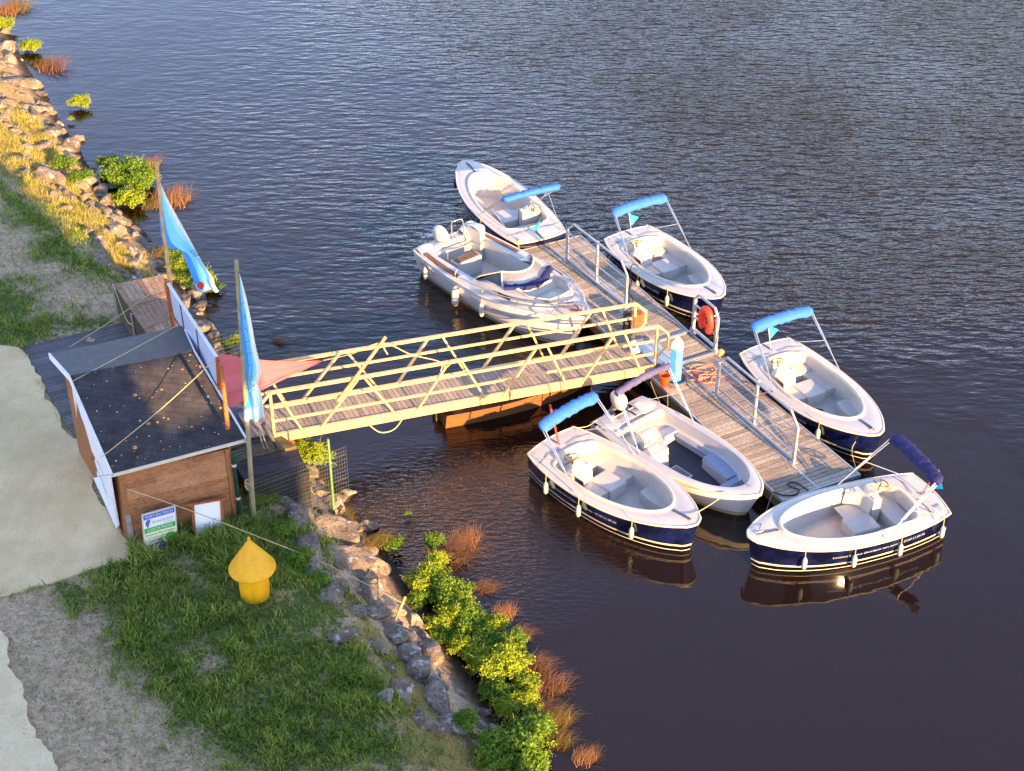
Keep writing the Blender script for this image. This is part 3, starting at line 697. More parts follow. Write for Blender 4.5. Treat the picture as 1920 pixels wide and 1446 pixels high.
# ------------------------------------------------------------------ small electric boats (stern centre at the origin, bow towards +x)
def interp(xs, ys):
    xs = np.array(xs, float); ys = np.array(ys, float); m = np.gradient(ys, xs)
    def f(x):
        i = int(np.clip(np.searchsorted(xs, x) - 1, 0, len(xs) - 2)); h = xs[i + 1] - xs[i]; t = (x - xs[i]) / h; t = min(max(t, 0), 1)
        return float((2 * t**3 - 3 * t**2 + 1) * ys[i] + (t**3 - 2 * t**2 + t) * h * m[i] + (-2 * t**3 + 3 * t**2) * ys[i + 1] + (t**3 - t**2) * h * m[i + 1])
    return f
def star_r(poly, c, a):   # distance from c to polygon in direction a
    dx, dy = math.cos(a), math.sin(a); best = 0
    for i in range(len(poly)):
        x1, y1 = poly[i][0] - c[0], poly[i][1] - c[1]; x2, y2 = poly[(i + 1) % len(poly)][0] - c[0], poly[(i + 1) % len(poly)][1] - c[1]
        den = dx * (y2 - y1) - dy * (x2 - x1)
        if abs(den) < 1e-12: continue
        t = (x1 * (y2 - y1) - y1 * (x2 - x1)) / den; u = (x1 * dy - y1 * dx) / den
        if t > 0 and -1e-9 <= u <= 1 + 1e-9: best = max(best, t)
    return best
class Hull:
    def __init__(s, Ln, xs, ys, sheer, rake=.22, flare=.20, trans=.10, deadz=-.25):
        s.L = Ln; s.hb = interp(xs, ys); s.sheer = sheer; s.rake = rake; s.flare = flare; s.trans = trans; s.dz = deadz
    def pt(s, x, side, zf):   # zf 1 = gunwale, 0 = water
        gzv = s.sheer(x); z = s.dz + (gzv - s.dz) * zf; u = zf
        h = s.hb(x) * (1 - s.flare * (1 - u) ** 1.4 * (1 + .8 * (x / s.L) ** 2))
        xx = x - s.rake * (1 - u) * (x / s.L) ** 6
        if x < .3: xx += -s.trans * 0
        return Vector((xx + s.arc(x, h), side * h, z))
    def arc(s, x, h):   # rounded transom pushes the corners forward
        k = max(0, 1 - x / .5); return s.trans * k * (h / max(s.hb(0), .01)) ** 2
    def side_at(s, x, z):
        gzv = s.sheer(x); u = (z - s.dz) / (gzv - s.dz); return abs(s.pt(x, 1, u).y)
    def stations(s, n=36): return [s.L * (1 - (1 - i / n) ** 1.25) for i in range(n + 1)]
    def mesh(s, nz=9):
        g = MB(); xs = s.stations(); ring = []
        for x in xs:
            row = [s.pt(x, -1, 1 - k / nz) for k in range(nz + 1)] + [s.pt(x, 1, k / nz) for k in range(nz + 1)]
            ring.append(row)
        m = len(ring[0]); g.v = [tuple(p) for r_ in ring for p in r_]
        for i in range(len(ring) - 1):
            for j in range(m - 1): g.f.append((i * m + j, (i + 1) * m + j, (i + 1) * m + j + 1, i * m + j + 1)); g.m.append(0)
        # transom with arc
        n2 = 10; k = len(g.v)
        for j in range(nz + 1):
            a = s.pt(0, -1, 1 - j / nz); b = s.pt(0, 1, 1 - j / nz)
            for i in range(n2 + 1):
                y = a.y + (b.y - a.y) * i / n2; g.v.append((s.trans * (y / max(abs(a.y), .01)) ** 2, y, a.z))
        for j in range(nz):
            for i in range(n2): g.f.append((k + j * (n2 + 1) + i, k + j * (n2 + 1) + i + 1, k + (j + 1) * (n2 + 1) + i + 1, k + (j + 1) * (n2 + 1) + i)); g.m.append(0)
        return g
    def outline(s, inset=0., n=40, dz=0.):
        P_ = []
        for x in s.stations(n): q = s.pt(x, -1, 1); P_.append(Vector((q.x, q.y, q.z + dz)))
        for x in reversed(s.stations(n)[:-1]): q = s.pt(x, 1, 1); P_.append(Vector((q.x, q.y, q.z + dz)))
        h = s.hb(0)
        for i in range(1, 10):
            y = h - 2 * h * i / 10; P_.append(Vector((s.trans * (y / h) ** 2, y, s.sheer(0) + dz)))
        return P_
def well_poly(x0, x1, xm, w0, w1, n=64, rc=.22):
    out = []
    for i in range(17):           # bow end half ellipse, starboard to port
        a = -math.pi / 2 + math.pi * i / 16; out.append((xm + (x1 - xm) * math.cos(a), w1 * math.sin(a) * (1 - .0 * math.cos(a))))
    # aft end with rounded corners
    for i in range(9):
        a = math.pi / 2 * i / 8; out.append((x0 + rc - rc * math.sin(a) , w0 - rc + rc * math.cos(a)))
    for i in range(1, 8): y = (w0 - rc) * (1 - 2 * i / 8); out.append((x0 - .14 * (1 - (y / w0) ** 2), y))
    for i in range(9):
        a = math.pi / 2 * i / 8; out.append((x0 + rc - rc * math.cos(a), -(w0 - rc) - rc * math.sin(a)))
    return out
EL = 4.82
EH = Hull(EL, [0, .5, 1.2, 2.0, 2.8, 3.5, 4.0, 4.35, 4.6, 4.75, EL], [.80, .92, 1.03, 1.07, 1.03, .88, .69, .50, .31, .17, .0], lambda x: .70 + .035 * (1 - x / 1.5) ** 2 * (x < 1.5) + .20 * max(0, (x - 1.5) / 3.3) ** 2)
def deck_ring(hull, W, c, rise, n=120, out_in=.0, drop=.0):
    O = [(p.x, p.y) for p in hull.outline()]
    g = MB(); rows = 5; k = 0
    angs = [2 * math.pi * i / n for i in range(n)]
    ro = [star_r(O, c, a) for a in angs]; rw = [star_r(W, c, a) for a in angs]
    def zed(x): return hull.sheer(min(max(x, 0), hull.L))
    for j in range(rows + 1):
        t = j / rows
        for i, a in enumerate(angs):
            r_ = ro[i] * (1 - t) + (rw[i] + .03) * t - out_in * (1 - t); x = c[0] + r_ * math.cos(a); y = c[1] + r_ * math.sin(a)
            g.v.append((x, y, zed(c[0] + ro[i] * math.cos(a)) * (1 - t) + zed(c[0] + rw[i] * math.cos(a)) * t + .012 + rise * math.sin(min(1, t * 1.3) * math.pi / 2)))
    for j in range(rows):
        for i in range(n): g.f.append((j * n + i, j * n + (i + 1) % n, (j + 1) * n + (i + 1) % n, (j + 1) * n + i)); g.m.append(0)
    return g, angs, ro, rw, zed
def hull_text(hull, s_, size, x0, z0, side, gap=.008):
    vs, fs = text_verts(s_, size); g = MB(); w = max(v[0] for v in vs)
    out = []
    for v in vs:
        x = x0 + v[0] if side < 0 else x0 - v[0]; z = z0 + v[1]
        out.append((x, side * (hull.side_at(x, z) + gap), z))
    g.add(out, fs); return g, w
def electric_boat(label, canvas, flag=True):
    t = thing('electric_boat', (0, 0, 0), label, 'boat', 'blue hulled electric hire boats')
    hl = EH.mesh().build('hull', M['hull'], t, smooth=50, local=True)
    for side in (-1, 1):
        txt = 'Location bateaux électriques sans permis - 07.87.51.89.50'
        vs, fs = text_verts(txt, .10); w = max(v[0] for v in vs); xs0 = .85 if side < 0 else .85 + w
        g, w = hull_text(EH, txt, .10, xs0, .47, side); g.build('lettering', M['letter'], hl, local=True)
    g = MB(); ol = EH.outline(); g.tube([p + Vector((0, 0, .0)) for p in ol], .028, 8, closed=True); g.build('rub_rail', M['gelc'], hl, smooth=60, local=True)
    W = well_poly(.80, 3.98, 2.05, .74, .84); c = (2.2, 0)
    g, angs, ro, rw, zed = deck_ring(EH, W, c, .045); dk = g.build('deck', M['gel'], t, smooth=35, local=True)
    n = len(angs); dtop = lambda x: zed(x) + .057
    wel = [Vector((c[0] + rw[i] * math.cos(a), c[1] + rw[i] * math.sin(a), 0)) for i, a in enumerate(angs)]
    # raised coaming around the well
    g = MB(); prof = [(.045, 0), (.038, .04), (.012, .062), (-.022, .062), (-.042, .045), (-.05, -.03)]
    for (o_, h_) in prof:
        for i, a in enumerate(angs):
            p = wel[i]; x = p.x; k = .55 + .45 * smooth(.8, 1.6, x); zz = dtop(x) + h_ * k - .005
            rr = (rw[i] + o_); g.v.append((c[0] + rr * math.cos(a), c[1] + rr * math.sin(a), float(zz)))
    for j in range(len(prof) - 1):
        for i in range(n): g.f.append((j * n + i, j * n + (i + 1) % n, (j + 1) * n + (i + 1) % n, (j + 1) * n + i)); g.m.append(0)
    g.build('coaming', M['gelc'], t, smooth=50, local=True)
    # liner down to the floor
    g = MB(); FZ = .16
    for (sc_, zf) in ((1, 1.), (.985, .80), (.965, .52), (.93, .12), (.90, 0), (0.02, 0)):
        for i, a in enumerate(angs):
            p = wel[i]; rr = (rw[i] - .045) * sc_; top = dtop(p.x) - .01; z = FZ + (top - FZ) * zf; g.v.append((c[0] + rr * math.cos(a), c[1] + rr * math.sin(a), z))
    for j in range(5):
        for i in range(n): g.f.append((j * n + i, j * n + (i + 1) % n, (j + 1) * n + (i + 1) % n, (j + 1) * n + i)); g.m.append(0)
    g.build('cockpit_liner', M['gel'], t, smooth=40, local=True)
    # stern bench (follows the aft wall)
    def inner(x):   # half width of the liner at x
        r_ = [abs(w_.y) for w_ in wel if abs(w_.x - x) < .12]; return (max(r_) if r_ else .7) - .075
    g = MB(); g.grid(lambda u, v: (.72 + .03 + .48 * v + .06 * math.cos((u - .5) * 3), (u - .5) * 2 * min(inner(.80 + .48 * v), .72), .47 + .015 * math.sin(v * 3.14)), 12, 5)
    k = len(g.v); g.grid(lambda u, v: (1.235 + .06 * math.cos((u - .5) * 3) + .03 * (v), (u - .5) * 2 * (inner(1.26) - .0), .47 - .31 * v), 12, 2)
    g.build('stern_bench', M['gel'], t, smooth=50, local=True)
    g = MB()   # padded curved backrest
    g.grid(lambda u, v: (.79 - .13 * (1 - (2 * u - 1) ** 2) + .05 + .03 * (1 - v), (u - .5) * 2 * .60, .50 + .25 * v), 16, 4)
    g.grid(lambda u, v: (.79 - .13 * (1 - (2 * u - 1) ** 2) + .05 - .07 * v, (u - .5) * 2 * .60, .75 + .0 * v), 16, 1)
    g.build('backrest', M['gelc'], t, smooth=50, local=True)
    # side bench to port
    g = MB(); g.grid(lambda u, v: (1.22 + .95 * u, (inner(1.22 + .95 * u) + .02) * (1 - v) + .40 * v, .42), 10, 3)
    g.grid(lambda u, v: (1.22 + .95 * u, .40 - .02 * v, .42 - .26 * v), 10, 1)
    g.grid(lambda u, v: (2.17, (inner(2.17) + .02) * (1 - u) + .40 * u, .42 - .26 * v), 3, 1)
    g.build('side_bench', M['gel'], t, smooth=30, local=True)
    # console
    cs = MB(); cy0, cy1 = -.72, -.10
    cs.box8([(1.36, cy0, FZ), (1.60, cy0, FZ), (1.60, cy1, FZ), (1.36, cy1, FZ), (1.33, cy0, .86), (1.54, cy0, .90), (1.54, cy1, .90), (1.33, cy1, .86)])
    con = cs.build('console', M['gel'], t, local=True, bev=.025)
    g = MB()   # concave forward backrest of the console
    g.grid(lambda u, v: (1.58 + .10 * (1 - u) ** 2 * 1.0 + .05 * (1 - v) + .24 * (1 - u) ** 3, cy0 + (cy1 - cy0) * u, .46 + .40 * v), 10, 5)
    g.grid(lambda u, v: ((1.58 + .10 * (1 - u) ** 2 + .24 * (1 - u) ** 3) * (1 - v) + 1.52 * v, cy0 + (cy1 - cy0) * u, .86 + .01 * v), 10, 1)
    g.build('seat_back', M['gel'], con, smooth=50, local=True)
    g = MB()
    g.grid(lambda u, v: (1.44 +   .14 * math.cos(u * 2 * math.pi) * (1 - .35 * v) * 1.0, -.42 + .22 * math.sin(u * 2 * math.pi) * (1 - .2 * v), .88 + .10 * v - .02 * math.cos(u * 6.283)), 20, 2, closeu=True)
    k = len(g.v); g.v.append((1.44, -.42, .985)); g.f += [(20 * 2 + i, 20 * 2 + (i + 1) % 20, k) for i in range(20)]; g.m += [0] * 20
    g.build('binnacle', M['gelc'], con, smooth=35, local=True)
    g = MB(); wc = Vector((1.20, -.42, 1.06)); ax = Vector((-.30, 0, .95)).normalized(); e1 = Vector((0, 1, 0)); e2 = ax.cross(e1)
    g.tube([wc + (e1 * math.cos(a) + e2 * math.sin(a)) * .17 for a in np.linspace(0, 6.283, 25)[:-1]], .015, 6, closed=True)
    for a in (.5, 2.6, 4.71): g.tube([wc, wc + (e1 * math.cos(a) + e2 * math.sin(a)) * .17], .010, 5)
    g.tube([wc, wc - ax * .2], .022, 6); g.build('steering_wheel', M['brown'], con, smooth=50, local=True)
    # seat box
    g = MB()
    g.grid(lambda u, v: (1.62 + .60 * u, -.66 + .52 * v - .0, .455), 6, 4); g.box(1.62, -.18, FZ, 2.30, .38, .50)
    g.grid(lambda u, v: (2.22 - .55 * (1 - u) ** 2.2 * 1.0, -.66 + .50 * u, .455 - .29 * v), 8, 2)
    g.build('seat_box', M['gel'], t, local=True, bev=.02)
    g = MB()   # bow seat: a raised wedge to port with a curved face
    def bs(u, v):
        x = 2.72 + 1.02 * u; yo = max(.05, (inner(x) if x < 3.6 else .52)) + .02; yi = .34 + .30 * (u - .35) ** 2 * 1.3 - .10 * u; return (x, yo * (1 - v) + min(yi, yo) * v, .44)
    g.grid(bs, 12, 4); g.grid(lambda u, v: tuple(Vector(bs(u, 1)) - V3(z=.28 * v)), 12, 2); g.grid(lambda u, v: tuple(Vector(bs(0, u)) - V3(z=.28 * v)), 3, 1)
    g.build('bow_seat', M['gel'], t, smooth=35, local=True)
    g = MB()
    g.slab([(3.98 + .08, -.035, dtop(4.05) + .012), (4.62, -.035, dtop(4.62) + .008), (4.62, .035, dtop(4.62) + .008), (4.06, .035, dtop(4.05) + .012)], .02)
    g.build('anti_slip_strip', M['rubber'], dk, local=True); g = MB()
    g.slab([(.02, -.022, .762), (.40, -.022, .800), (.40, .022, .800), (.02, .022, .762)], .01)
    g.build('anti_slip_strip', M['rubber'], dk, local=True)
    g = MB()
    for s_ in (-1, 1): g.tube([(.55, s_ * .10, .795), (.50, s_ * .5, .79), (.58, s_ * .86, .755)], .008, 4)
    g.build('deck_seam', M['rubber'], dk, local=True)
    for (x, y) in ((4.55, .0), (.22, .70), (.22, -.70)):
        g = MB(); zz = zed(x) + .06; g.tube([(x - .10, y, zz + .04), (x + .10, y, zz + .04)], .012, 6); g.tube([(x - .03, y, zz - .02), (x - .03, y, zz + .04)], .012, 5); g.tube([(x + .03, y, zz - .02), (x + .03, y, zz + .04)], .012, 5); g.build('cleat', M['steel'], dk, smooth=50, local=True)
    # bimini
    for s_ in (-1, 1):
        fr = MB(); f = Vector((1.95, s_ * 1.03, .76)); tp = Vector((.72, s_ * .90, 1.90)); m_ = f.lerp(tp, .33)
        fr.tube([f, m_], .014, 6); fr.tube([m_ + V3(.03), tp + V3(.05, 0, 0)], .015, 6); fr.tube([m_ + V3(-.03), tp + V3(-.06, 0, -.02)], .015, 6)
        fr.tube([f.lerp(tp, .5), Vector((.42, s_ * .80, .80))], .011, 5)
        b_ = fr.build('bimini_leg', M['steel'], t, smooth=50, local=True)
    r = random.Random(9); g = MB(); pts = []; rad = []
    for i in range(25):
        u = i / 24; pts.append((.68 + r.uniform(-.01, .01), -.95 + 1.90 * u, 1.90 + .06 * math.sin(u * math.pi) + r.uniform(-.008, .008))); rad.append((.135 if 0 < i < 24 else .07) + r.uniform(-.010, .014))
    g.tube(pts, rad, 14); g.v = [(x + (z - 1.9) * -.35, y, 1.94 + (z - 1.94) * (.80 if z > 1.94 else 1.0) + .012 * math.sin(31 * y + 9 * x)) for x, y, z in g.v]; g.build('bimini_cover', canvas, t, smooth=70, local=True)
    # staff
    if flag:
        g = MB(); s0, s1 = Vector((.36, 0, .78)), Vector((.05, .05, 1.45)); g.tube([s0, s1], .014, 6); st = g.build('flag_staff', M['red'] if canvas is not M['blue'] else M['steel'], t, smooth=50, local=True)
        g = MB(); g.grid(lambda u, v: tuple(s1.lerp(s0, .02 + .46 * v * 1.0) + Vector((-.03, .36 * u * (1 - .75 * abs(v * 2 - 1)) , -.16 * u + .02 * math.sin(6 * u + 3 * v)))), 8, 8)
        g.build('pennant', M['pennant'], st, smooth=60, local=True)
    else:
        g = MB(); g.tube([(.36, 0, .78), (.02, .02, 1.75)], [.020, .03], 6); g.tube([(.14, .02, 1.40), (.10, .02, 1.55)], .045, 8); g.build('flag_staff', M['red'], t, smooth=50, local=True)
    return t
def place(o, bow, stern, z=.75, sx=1.):
    B = P(*bow, z); S = P(*stern, z); d = B - S
    o.location = (S.x, S.y, 0); o.rotation_euler = (0, 0, math.atan2(d.y, d.x)); o.scale = (sx, 1, 1); return o
ebR2 = electric_boat('electric boat on the right beside the nearest handrail panel, sky blue bimini folded', M['blue'])
place(ebR2, (1647, 825), (1430, 645))
ebR1 = copy_tree(ebR2); ebR1['label'] = 'electric boat moored behind the life ring, sky blue bimini folded'; place(ebR1, (1350, 567), (1172, 433), sx=.97)
ebT = copy_tree(ebR2); ebT['label'] = 'farthest electric boat, its stern against the far end of the dock'; place(ebT, (866, 306), (1018, 448), sx=1.11)
ebF = electric_boat('electric boat left of the open grey skiff, with a red staff and blue bimini', M['blue'], flag=False); place(ebF, (1313, 997), (1028, 822), sx=.99)
ebD = electric_boat('electric boat lying across the near end of the dock, with a dark navy bimini', M['navy']); place(ebD, (1391, 1020), (1752, 922), sx=1.02)

# fenders -----------------------------------------------------------
def fender_proto(mat, cat='fender'):
    t = thing('fender', (0, 0, 0), 'x', cat)
    g = MB(); g.lathe([(0, -.30), (.035, -.29), (.06, -.24), (.062, -.04), (.04, .02), (.02, .05), (0, .06)], (0, 0, 0), 14); g.build('fender_body', mat, t, smooth=50, local=True)
    g = MB(); g.tube([(0, 0, .04), (0, .01, .30), (0, .05, .36)], .008, 5); g.build('fender_line', M['rope'], t, smooth=50, local=True)
    return t
FG = 'fenders hanging along the boat hulls'
spots = [(ebF, 1.0, -1, 'aftmost fender hanging on the near side of the lower left electric boat'), (ebF, 2.15, -1, 'middle fender hanging on the near side of the lower left electric boat'), (ebF, 3.62, -1, 'foremost fender hanging on the near side of the lower left electric boat'),
         (ebD, .35, 1, 'fender at the stern corner of the boat across the dock end'), (ebD, 1.55, 1, 'second fender from the stern of the boat across the dock end'), (ebD, 2.72, 1, 'third fender from the stern of the boat across the dock end'), (ebD, 3.82, 1, 'fender nearest the bow of the boat across the dock end'),
         (ebR2, 3.62, -1, 'pale fender between the dock and the bow of the right-hand electric boat'), (ebR1, 3.55, -1, 'pale fender between the dock and the bow of the electric boat behind the life ring'), (ebR1, 2.35, -1, 'small fender amidships between the dock and the electric boat behind the life ring'),
         (ebT, 4.3, 1, 'dark fender near the bow of the far electric boat'), (ebT, 1.7, 1, 'dark fender amidships on the far electric boat')]
fp = None
bpy.context.view_layer.update()
for (bt, x, sd_, lab) in spots:
    dark = bt is ebT
    if fp is None: fp = fender_proto(M['fender']); f = fp
    else: f = copy_tree(fp)
    if dark:
        for ch in ALLCH[f.name]:
            if ch.name.startswith('fender_body'): ch.data = ch.data.copy(); ch.data.materials[0] = M['navy']
    lz = EH.sheer(x); y = sd_ * (EH.side_at(x, .45) + .085)
    wpos = bt.matrix_world @ Vector((x, y, lz - .22)); f.location = wpos; f.rotation_euler = (0, 0, bt.rotation_euler.z + (0 if sd_ < 0 else math.pi)); tag(f, lab, 'fender', FG)

# ------------------------------------------------------------------ outboard motor used by two boats
def outboard(t, at, tilt, s=1.):
    def T(p): 
        p = Vector(p) * s; c, sn = math.cos(tilt), math.sin(tilt); return Vector((at[0] + p.x * c + p.z * sn, at[1] + p.y, at[2] - p.x * sn + p.z * c))
    g = MB()
    def cowl(u, v):
        a = u * 2 * math.pi; ph = (v - .5) * math.pi; r_ = math.cos(ph) ** .55
        return T((-.06 + .29 * r_ * math.cos(a), .17 * r_ * math.sin(a), .22 * math.sin(ph) * (1 + .15 * math.cos(a))))
    g.grid(cowl, 20, 12, closeu=True); mo = g.build('outboard_motor', M['gel'], t, smooth=70, local=True)
    g = MB(); g.grid(lambda u, v: T((-.06 + .296 * math.cos(u * 6.283), .176 * math.sin(u * 6.283), -.03 + .02 * v)), 20, 1, closeu=True); g.build('cowl_band', M['alu'], mo, local=True)
    g = MB(); g.tube([T((-.08, 0, -.15)), T((-.10, 0, -.55)), T((-.12, 0, -.85))], [.10 * s, .075 * s, .05 * s], 10); g.tube([T((.02, 0, -.90)), T((-.28, 0, -.90))], [.02, .05], 8)
    g.bar(T((-.22, 0, -.62)), T((.0, 0, -.62)), .16 * s, .02); g.build('motor_leg', M['alu'], mo, smooth=50, local=True)
    g = MB(); g.tube([T((.15, 0, -.12)), T((.42, .05, .0)), T((.6, .06, .05))], .022, 6); g.build('tiller', M['black'], mo, smooth=50, local=True)

# ------------------------------------------------------------------ white motorboat
ML = 5.75
mt = thing('motorboat', (0, 0, 0), 'white cuddy motorboat with teak gunwale strips and rolled navy hood, left of the far pontoon', 'boat')
MH = Hull(ML, [0, 1, 2.2, 3.2, 4.0, 4.7, 5.2, 5.55, ML], [1.10, 1.20, 1.26, 1.24, 1.10, .82, .52, .24, 0], lambda x: .86 + .30 * (x / ML) ** 2, rake=.55, flare=.34, trans=.04)
mh = MH.mesh(10).build('hull', M['mhull'], mt, smooth=50, local=True)
g, w_ = hull_text(MH, 'AC A1905', .17, .28, .52, -1); g.build('lettering', M['black'], mh, local=True)
g = MB(); g.tube([p for p in MH.outline(dz=.0)], .035, 8, closed=True); g.build('rub_rail', M['fenderw'], mh, smooth=60, local=True)
W = well_poly(.42, 3.7, 2.6, .80, .80, rc=.15)
g, angs, ro, rw, zed = deck_ring(MH, W, (2.2, 0), .04); dk = g.build('side_deck', M['gel'], mt, smooth=35, local=True)
g = MB(); FZ = .28
for (sc_, zf) in ((1.0, 1), (.97, .7), (.95, 0), (.02, 0)):
    for i, a in enumerate(angs): rr = (rw[i] + .03) * sc_; x = 2.2 + rr * math.cos(a); g.v.append((x, rr * math.sin(a), FZ + (zed(x) + .05 - FZ) * zf))
n = len(angs)
for j in range(3):
    for i in range(n): g.f.append((j * n + i, j * n + (i + 1) % n, (j + 1) * n + (i + 1) % n, (j + 1) * n + i)); g.m.append(0)
g.build('cockpit_liner', M['gel'], mt, smooth=40, local=True)
for s_ in (-1, 1):
    g = MB(); xs = [.30, .8, 1.3, 1.95]
    for a, b in zip(xs, xs[1:]):
        ya, yb = MH.hb(a) - .09, MH.hb(b) - .09
        q = [(a, s_ * (ya - .13), zed(a) + .075), (a, s_ * ya, zed(a) + .06), (b, s_ * yb, zed(b) + .06), (b, s_ * (yb - .13), zed(b) + .075)]
        g.slab(q if s_ < 0 else q[::-1], .03)
    g.build('teak_strip', M['teak'], mt, local=True)
    g = MB()      # rounded stern quarter
    g.grid(lambda u, v: (.02 + .50 * u, s_ * ((.50 + .02 * v) + (.56) * v), .88 + (.20 if s_ < 0 else .40) * math.sin(min(1, u * 1.15) * math.pi) ** .5 * (.5 + .5 * math.sin(v * math.pi * .9)) - .1 * u), 10, 8)
    g.build('stern_quarter', M['gel'], mt, smooth=60, local=True)
g = MB(); g.grid(lambda u, v: (.62 + .28 * math.cos(u * math.pi), .62 + .36 * math.sin(u * math.pi) * 1.0, .30 + .95 * v), 12, 2)
g.grid(lambda u, v: (.62 + .28 * math.cos(u * math.pi) * (1 - v), .62 + .36 * math.sin(u * math.pi) * (1 - v), 1.25 + .05 * v), 12, 3)
g.grid(lambda u, v: (.34 + .56 * u, .62, .30 + .95 * v), 4, 4); g.build('corner_seat_back', M['gel'], mt, smooth=50, local=True)
g = MB(); g.box(1.04, -.62, .30, 1.36, .28, .86); bn = g.build('bench_box', M['gel'], mt, local=True, bev=.02)
g = MB(); g.box(1.08, -.56, .862, 1.31, .22, .875); g.build('teak_pad', M['teak'], bn, local=True)
g = MB(); g.box(.38, -.78, .3, .52, .74, .80); g.build('transom_bulkhead', M['gel'], mt, local=True, bev=.03)
outboard(mt, (.10, -.12, .98), R(55), 1.08)
for pts in ([(.30, .12, .9), (.26, .12, 1.42), (.30, .20, 1.50), (.32, .38, 1.50), (.35, .46, 1.42), (.38, .46, .95)], [(1.00, -.66, .5), (1.0, -.66, 1.08), (1.02, -.55, 1.14), (1.08, .1, 1.14), (1.1, .2, 1.08), (1.10, .22, .86)]):
    g = MB(); g.tube(cr(pts, 4), .018, 7); g.build('grab_rail', M['steel'], mt, smooth=60, local=True)
# cuddy
CW = interp([2.3, 2.9, 3.5, 4.1, 4.6, 4.95], [.98, .97, .92, .80, .60, .30])
def croof(u, v):
    x = 2.35 + 2.6 * u; hw = CW(x); y = (v * 2 - 1); yy = hw * (1 if abs(y) > .86 else abs(y) / .86) * (1 if y > 0 else -1)
    top = zed(x) + .24 * min(1, (4.98 - x) / .5) ** .5 * min(1, .2 + (x - 2.3) / .7); e = (abs(y) - .86) / .14
    z = top + .03 * math.cos(y * 1.4) if e <= 0 else top * (1 - e) + (zed(x) + .0) * e
    if e > 0: yy = (hw + .07 * e) * (1 if y > 0 else -1)
    return (x, yy, z)
g = MB(); g.grid(lambda u, v: croof(u, v) if True else 0, 26, 28)
keep = []
for f, m_ in zip(g.f, g.m):
    cx = sum(g.v[i][0] for i in f) / 4; cy = sum(g.v[i][1] for i in f) / 4
    if cx < 3.35 and abs(cy) < .72: continue
    if 3.78 < cx < 4.74 and abs(cy) < .64 - .50 * max(0, cx - 4.25): continue
    keep.append(f)
g.f = keep; g.m = [0] * len(keep); g.build('cuddy_roof', M['gel'], mt, smooth=35, local=True)
g = MB(); cxs = [(3.76, -.66), (4.28, -.66), (4.76, -.38), (4.80, 0), (4.76, .38), (4.28, .66), (3.76, .66)]
k = len(cxs); g.v = [(x, y, zed(x) + .285) for x, y in cxs] + [(x + (.34 if x < 3.8 else (.05 if x < 4.5 else -.06)), y * .86, zed(x) + .06) for x, y in cxs] + [(4.25, 0, 1.12)]
g.f = [(i, (i + 1) % k, (i + 1) % k + k, i + k) for i in range(k)] + [(i + k, (i + 1) % k + k, 2 * k) for i in range(k)]; g.m = [0] * len(g.f); g.build('foredeck_recess', M['gelc'], mt, local=True)
g = MB(); g.tube([(x, y, zed(x) + .285) for x, y in cxs], .022, 6, closed=True); g.build('recess_lip', M['gel'], mt, smooth=50, local=True)
for s_ in (-1, 1):
    g = MB(); g.slab([(3.45, s_ * 1.0 - .0, 1.18), (3.85, s_ * .96, 1.20), (3.85, s_ * .97, 1.10), (3.45, s_ * 1.01, 1.08)][::s_], .012); g.build('porthole', M['black'], mt, local=True)
def wst(u): a = (u * 2 - 1); return Vector((3.12 + .34 * (1 - a * a), a * .58, 1.50))
def wsb(u): a = (u * 2 - 1); return Vector((3.42 + .36 * (1 - a * a), a * .82, 1.20))
g = MB(); g.grid(lambda u, v: tuple(wst(u).lerp(wsb(u), v)), 20, 2); g.build('windscreen', M['glass'], mt, smooth=60, local=True)
g = MB(); g.tube([wst(i / 16) for i in range(17)], .026, 7); g.build('windscreen_frame', M['gelc'], mt, smooth=60, local=True)
for s_ in (-1, 1):
    g = MB(); a = wst(.5 + .5 * s_); b = wsb(.5 + .5 * s_); c_ = Vector((2.45, s_ * .96, 1.06)); d_ = Vector((2.65, s_ * .92, 1.26)); g.tube([a, b], .022, 6); g.tube([a, d_, c_], .016, 6); g.build('side_frame', M['gelc'], mt, smooth=50, local=True)
    g = MB(); g.add([a, b, c_, d_], [(0, 1, 2, 3)]); g.build('side_window', M['dglass'], mt, local=True)
r = random.Random(3); g = MB(); g.tube([wsb(i / 20) + V3(.07 + r.uniform(-.02, .02), 0, .06 + r.uniform(-.015, .02)) for i in range(21)], [.10 + r.uniform(-.025, .02) for _ in range(21)], 10); g.build('rolled_hood', M['navy'], mt, smooth=70, local=True)
g = MB(); wc = Vector((2.98, -.36, 1.05)); ax = Vector((-.8, 0, .6)); e1 = Vector((0, 1, 0)); e2 = ax.cross(e1)
g.tube([wc + (e1 * math.cos(a) + e2 * math.sin(a)) * .17 for a in np.linspace(0, 6.283, 21)[:-1]], .014, 6, closed=True); g.tube([wc + e1 * .17, wc - e1 * .17], .012, 5); g.tube([wc, wc - ax * .2], .02, 6); g.build('steering_wheel', M['black'], mt, smooth=50, local=True)
g = MB(); g.box(3.08, -.75, .28, 3.4, -.05, 1.02); g.build('dashboard', M['gel'], mt, local=True, bev=.03)
for s_ in (-1, 1):
    def rp(x, z): return Vector((x, s_ * max(0, MH.hb(min(x, ML)) - .10), zed(min(x, ML)) + z))
    x0 = 1.95 if s_ < 0 else 2.7
    g = MB(); g.tube(cr([rp(x0, .03), rp(x0 + .22, .16), rp(2.9 if s_ < 0 else 3.3, .19), rp(3.8, .22), rp(4.6, .28), rp(5.2, .34), rp(5.6, .38), Vector((6.0, 0, 1.50))], 6), .017, 6); g.build('bow_rail', M['steel'], mt, smooth=60, local=True)
    for x in (3.0, 4.1, 5.0, 5.55):
        g = MB(); g.tube([rp(x, .0), rp(x + .08, .19 + .05 * (x - 3))], .012, 5); g.build('stanchion', M['steel'], mt, smooth=60, local=True)
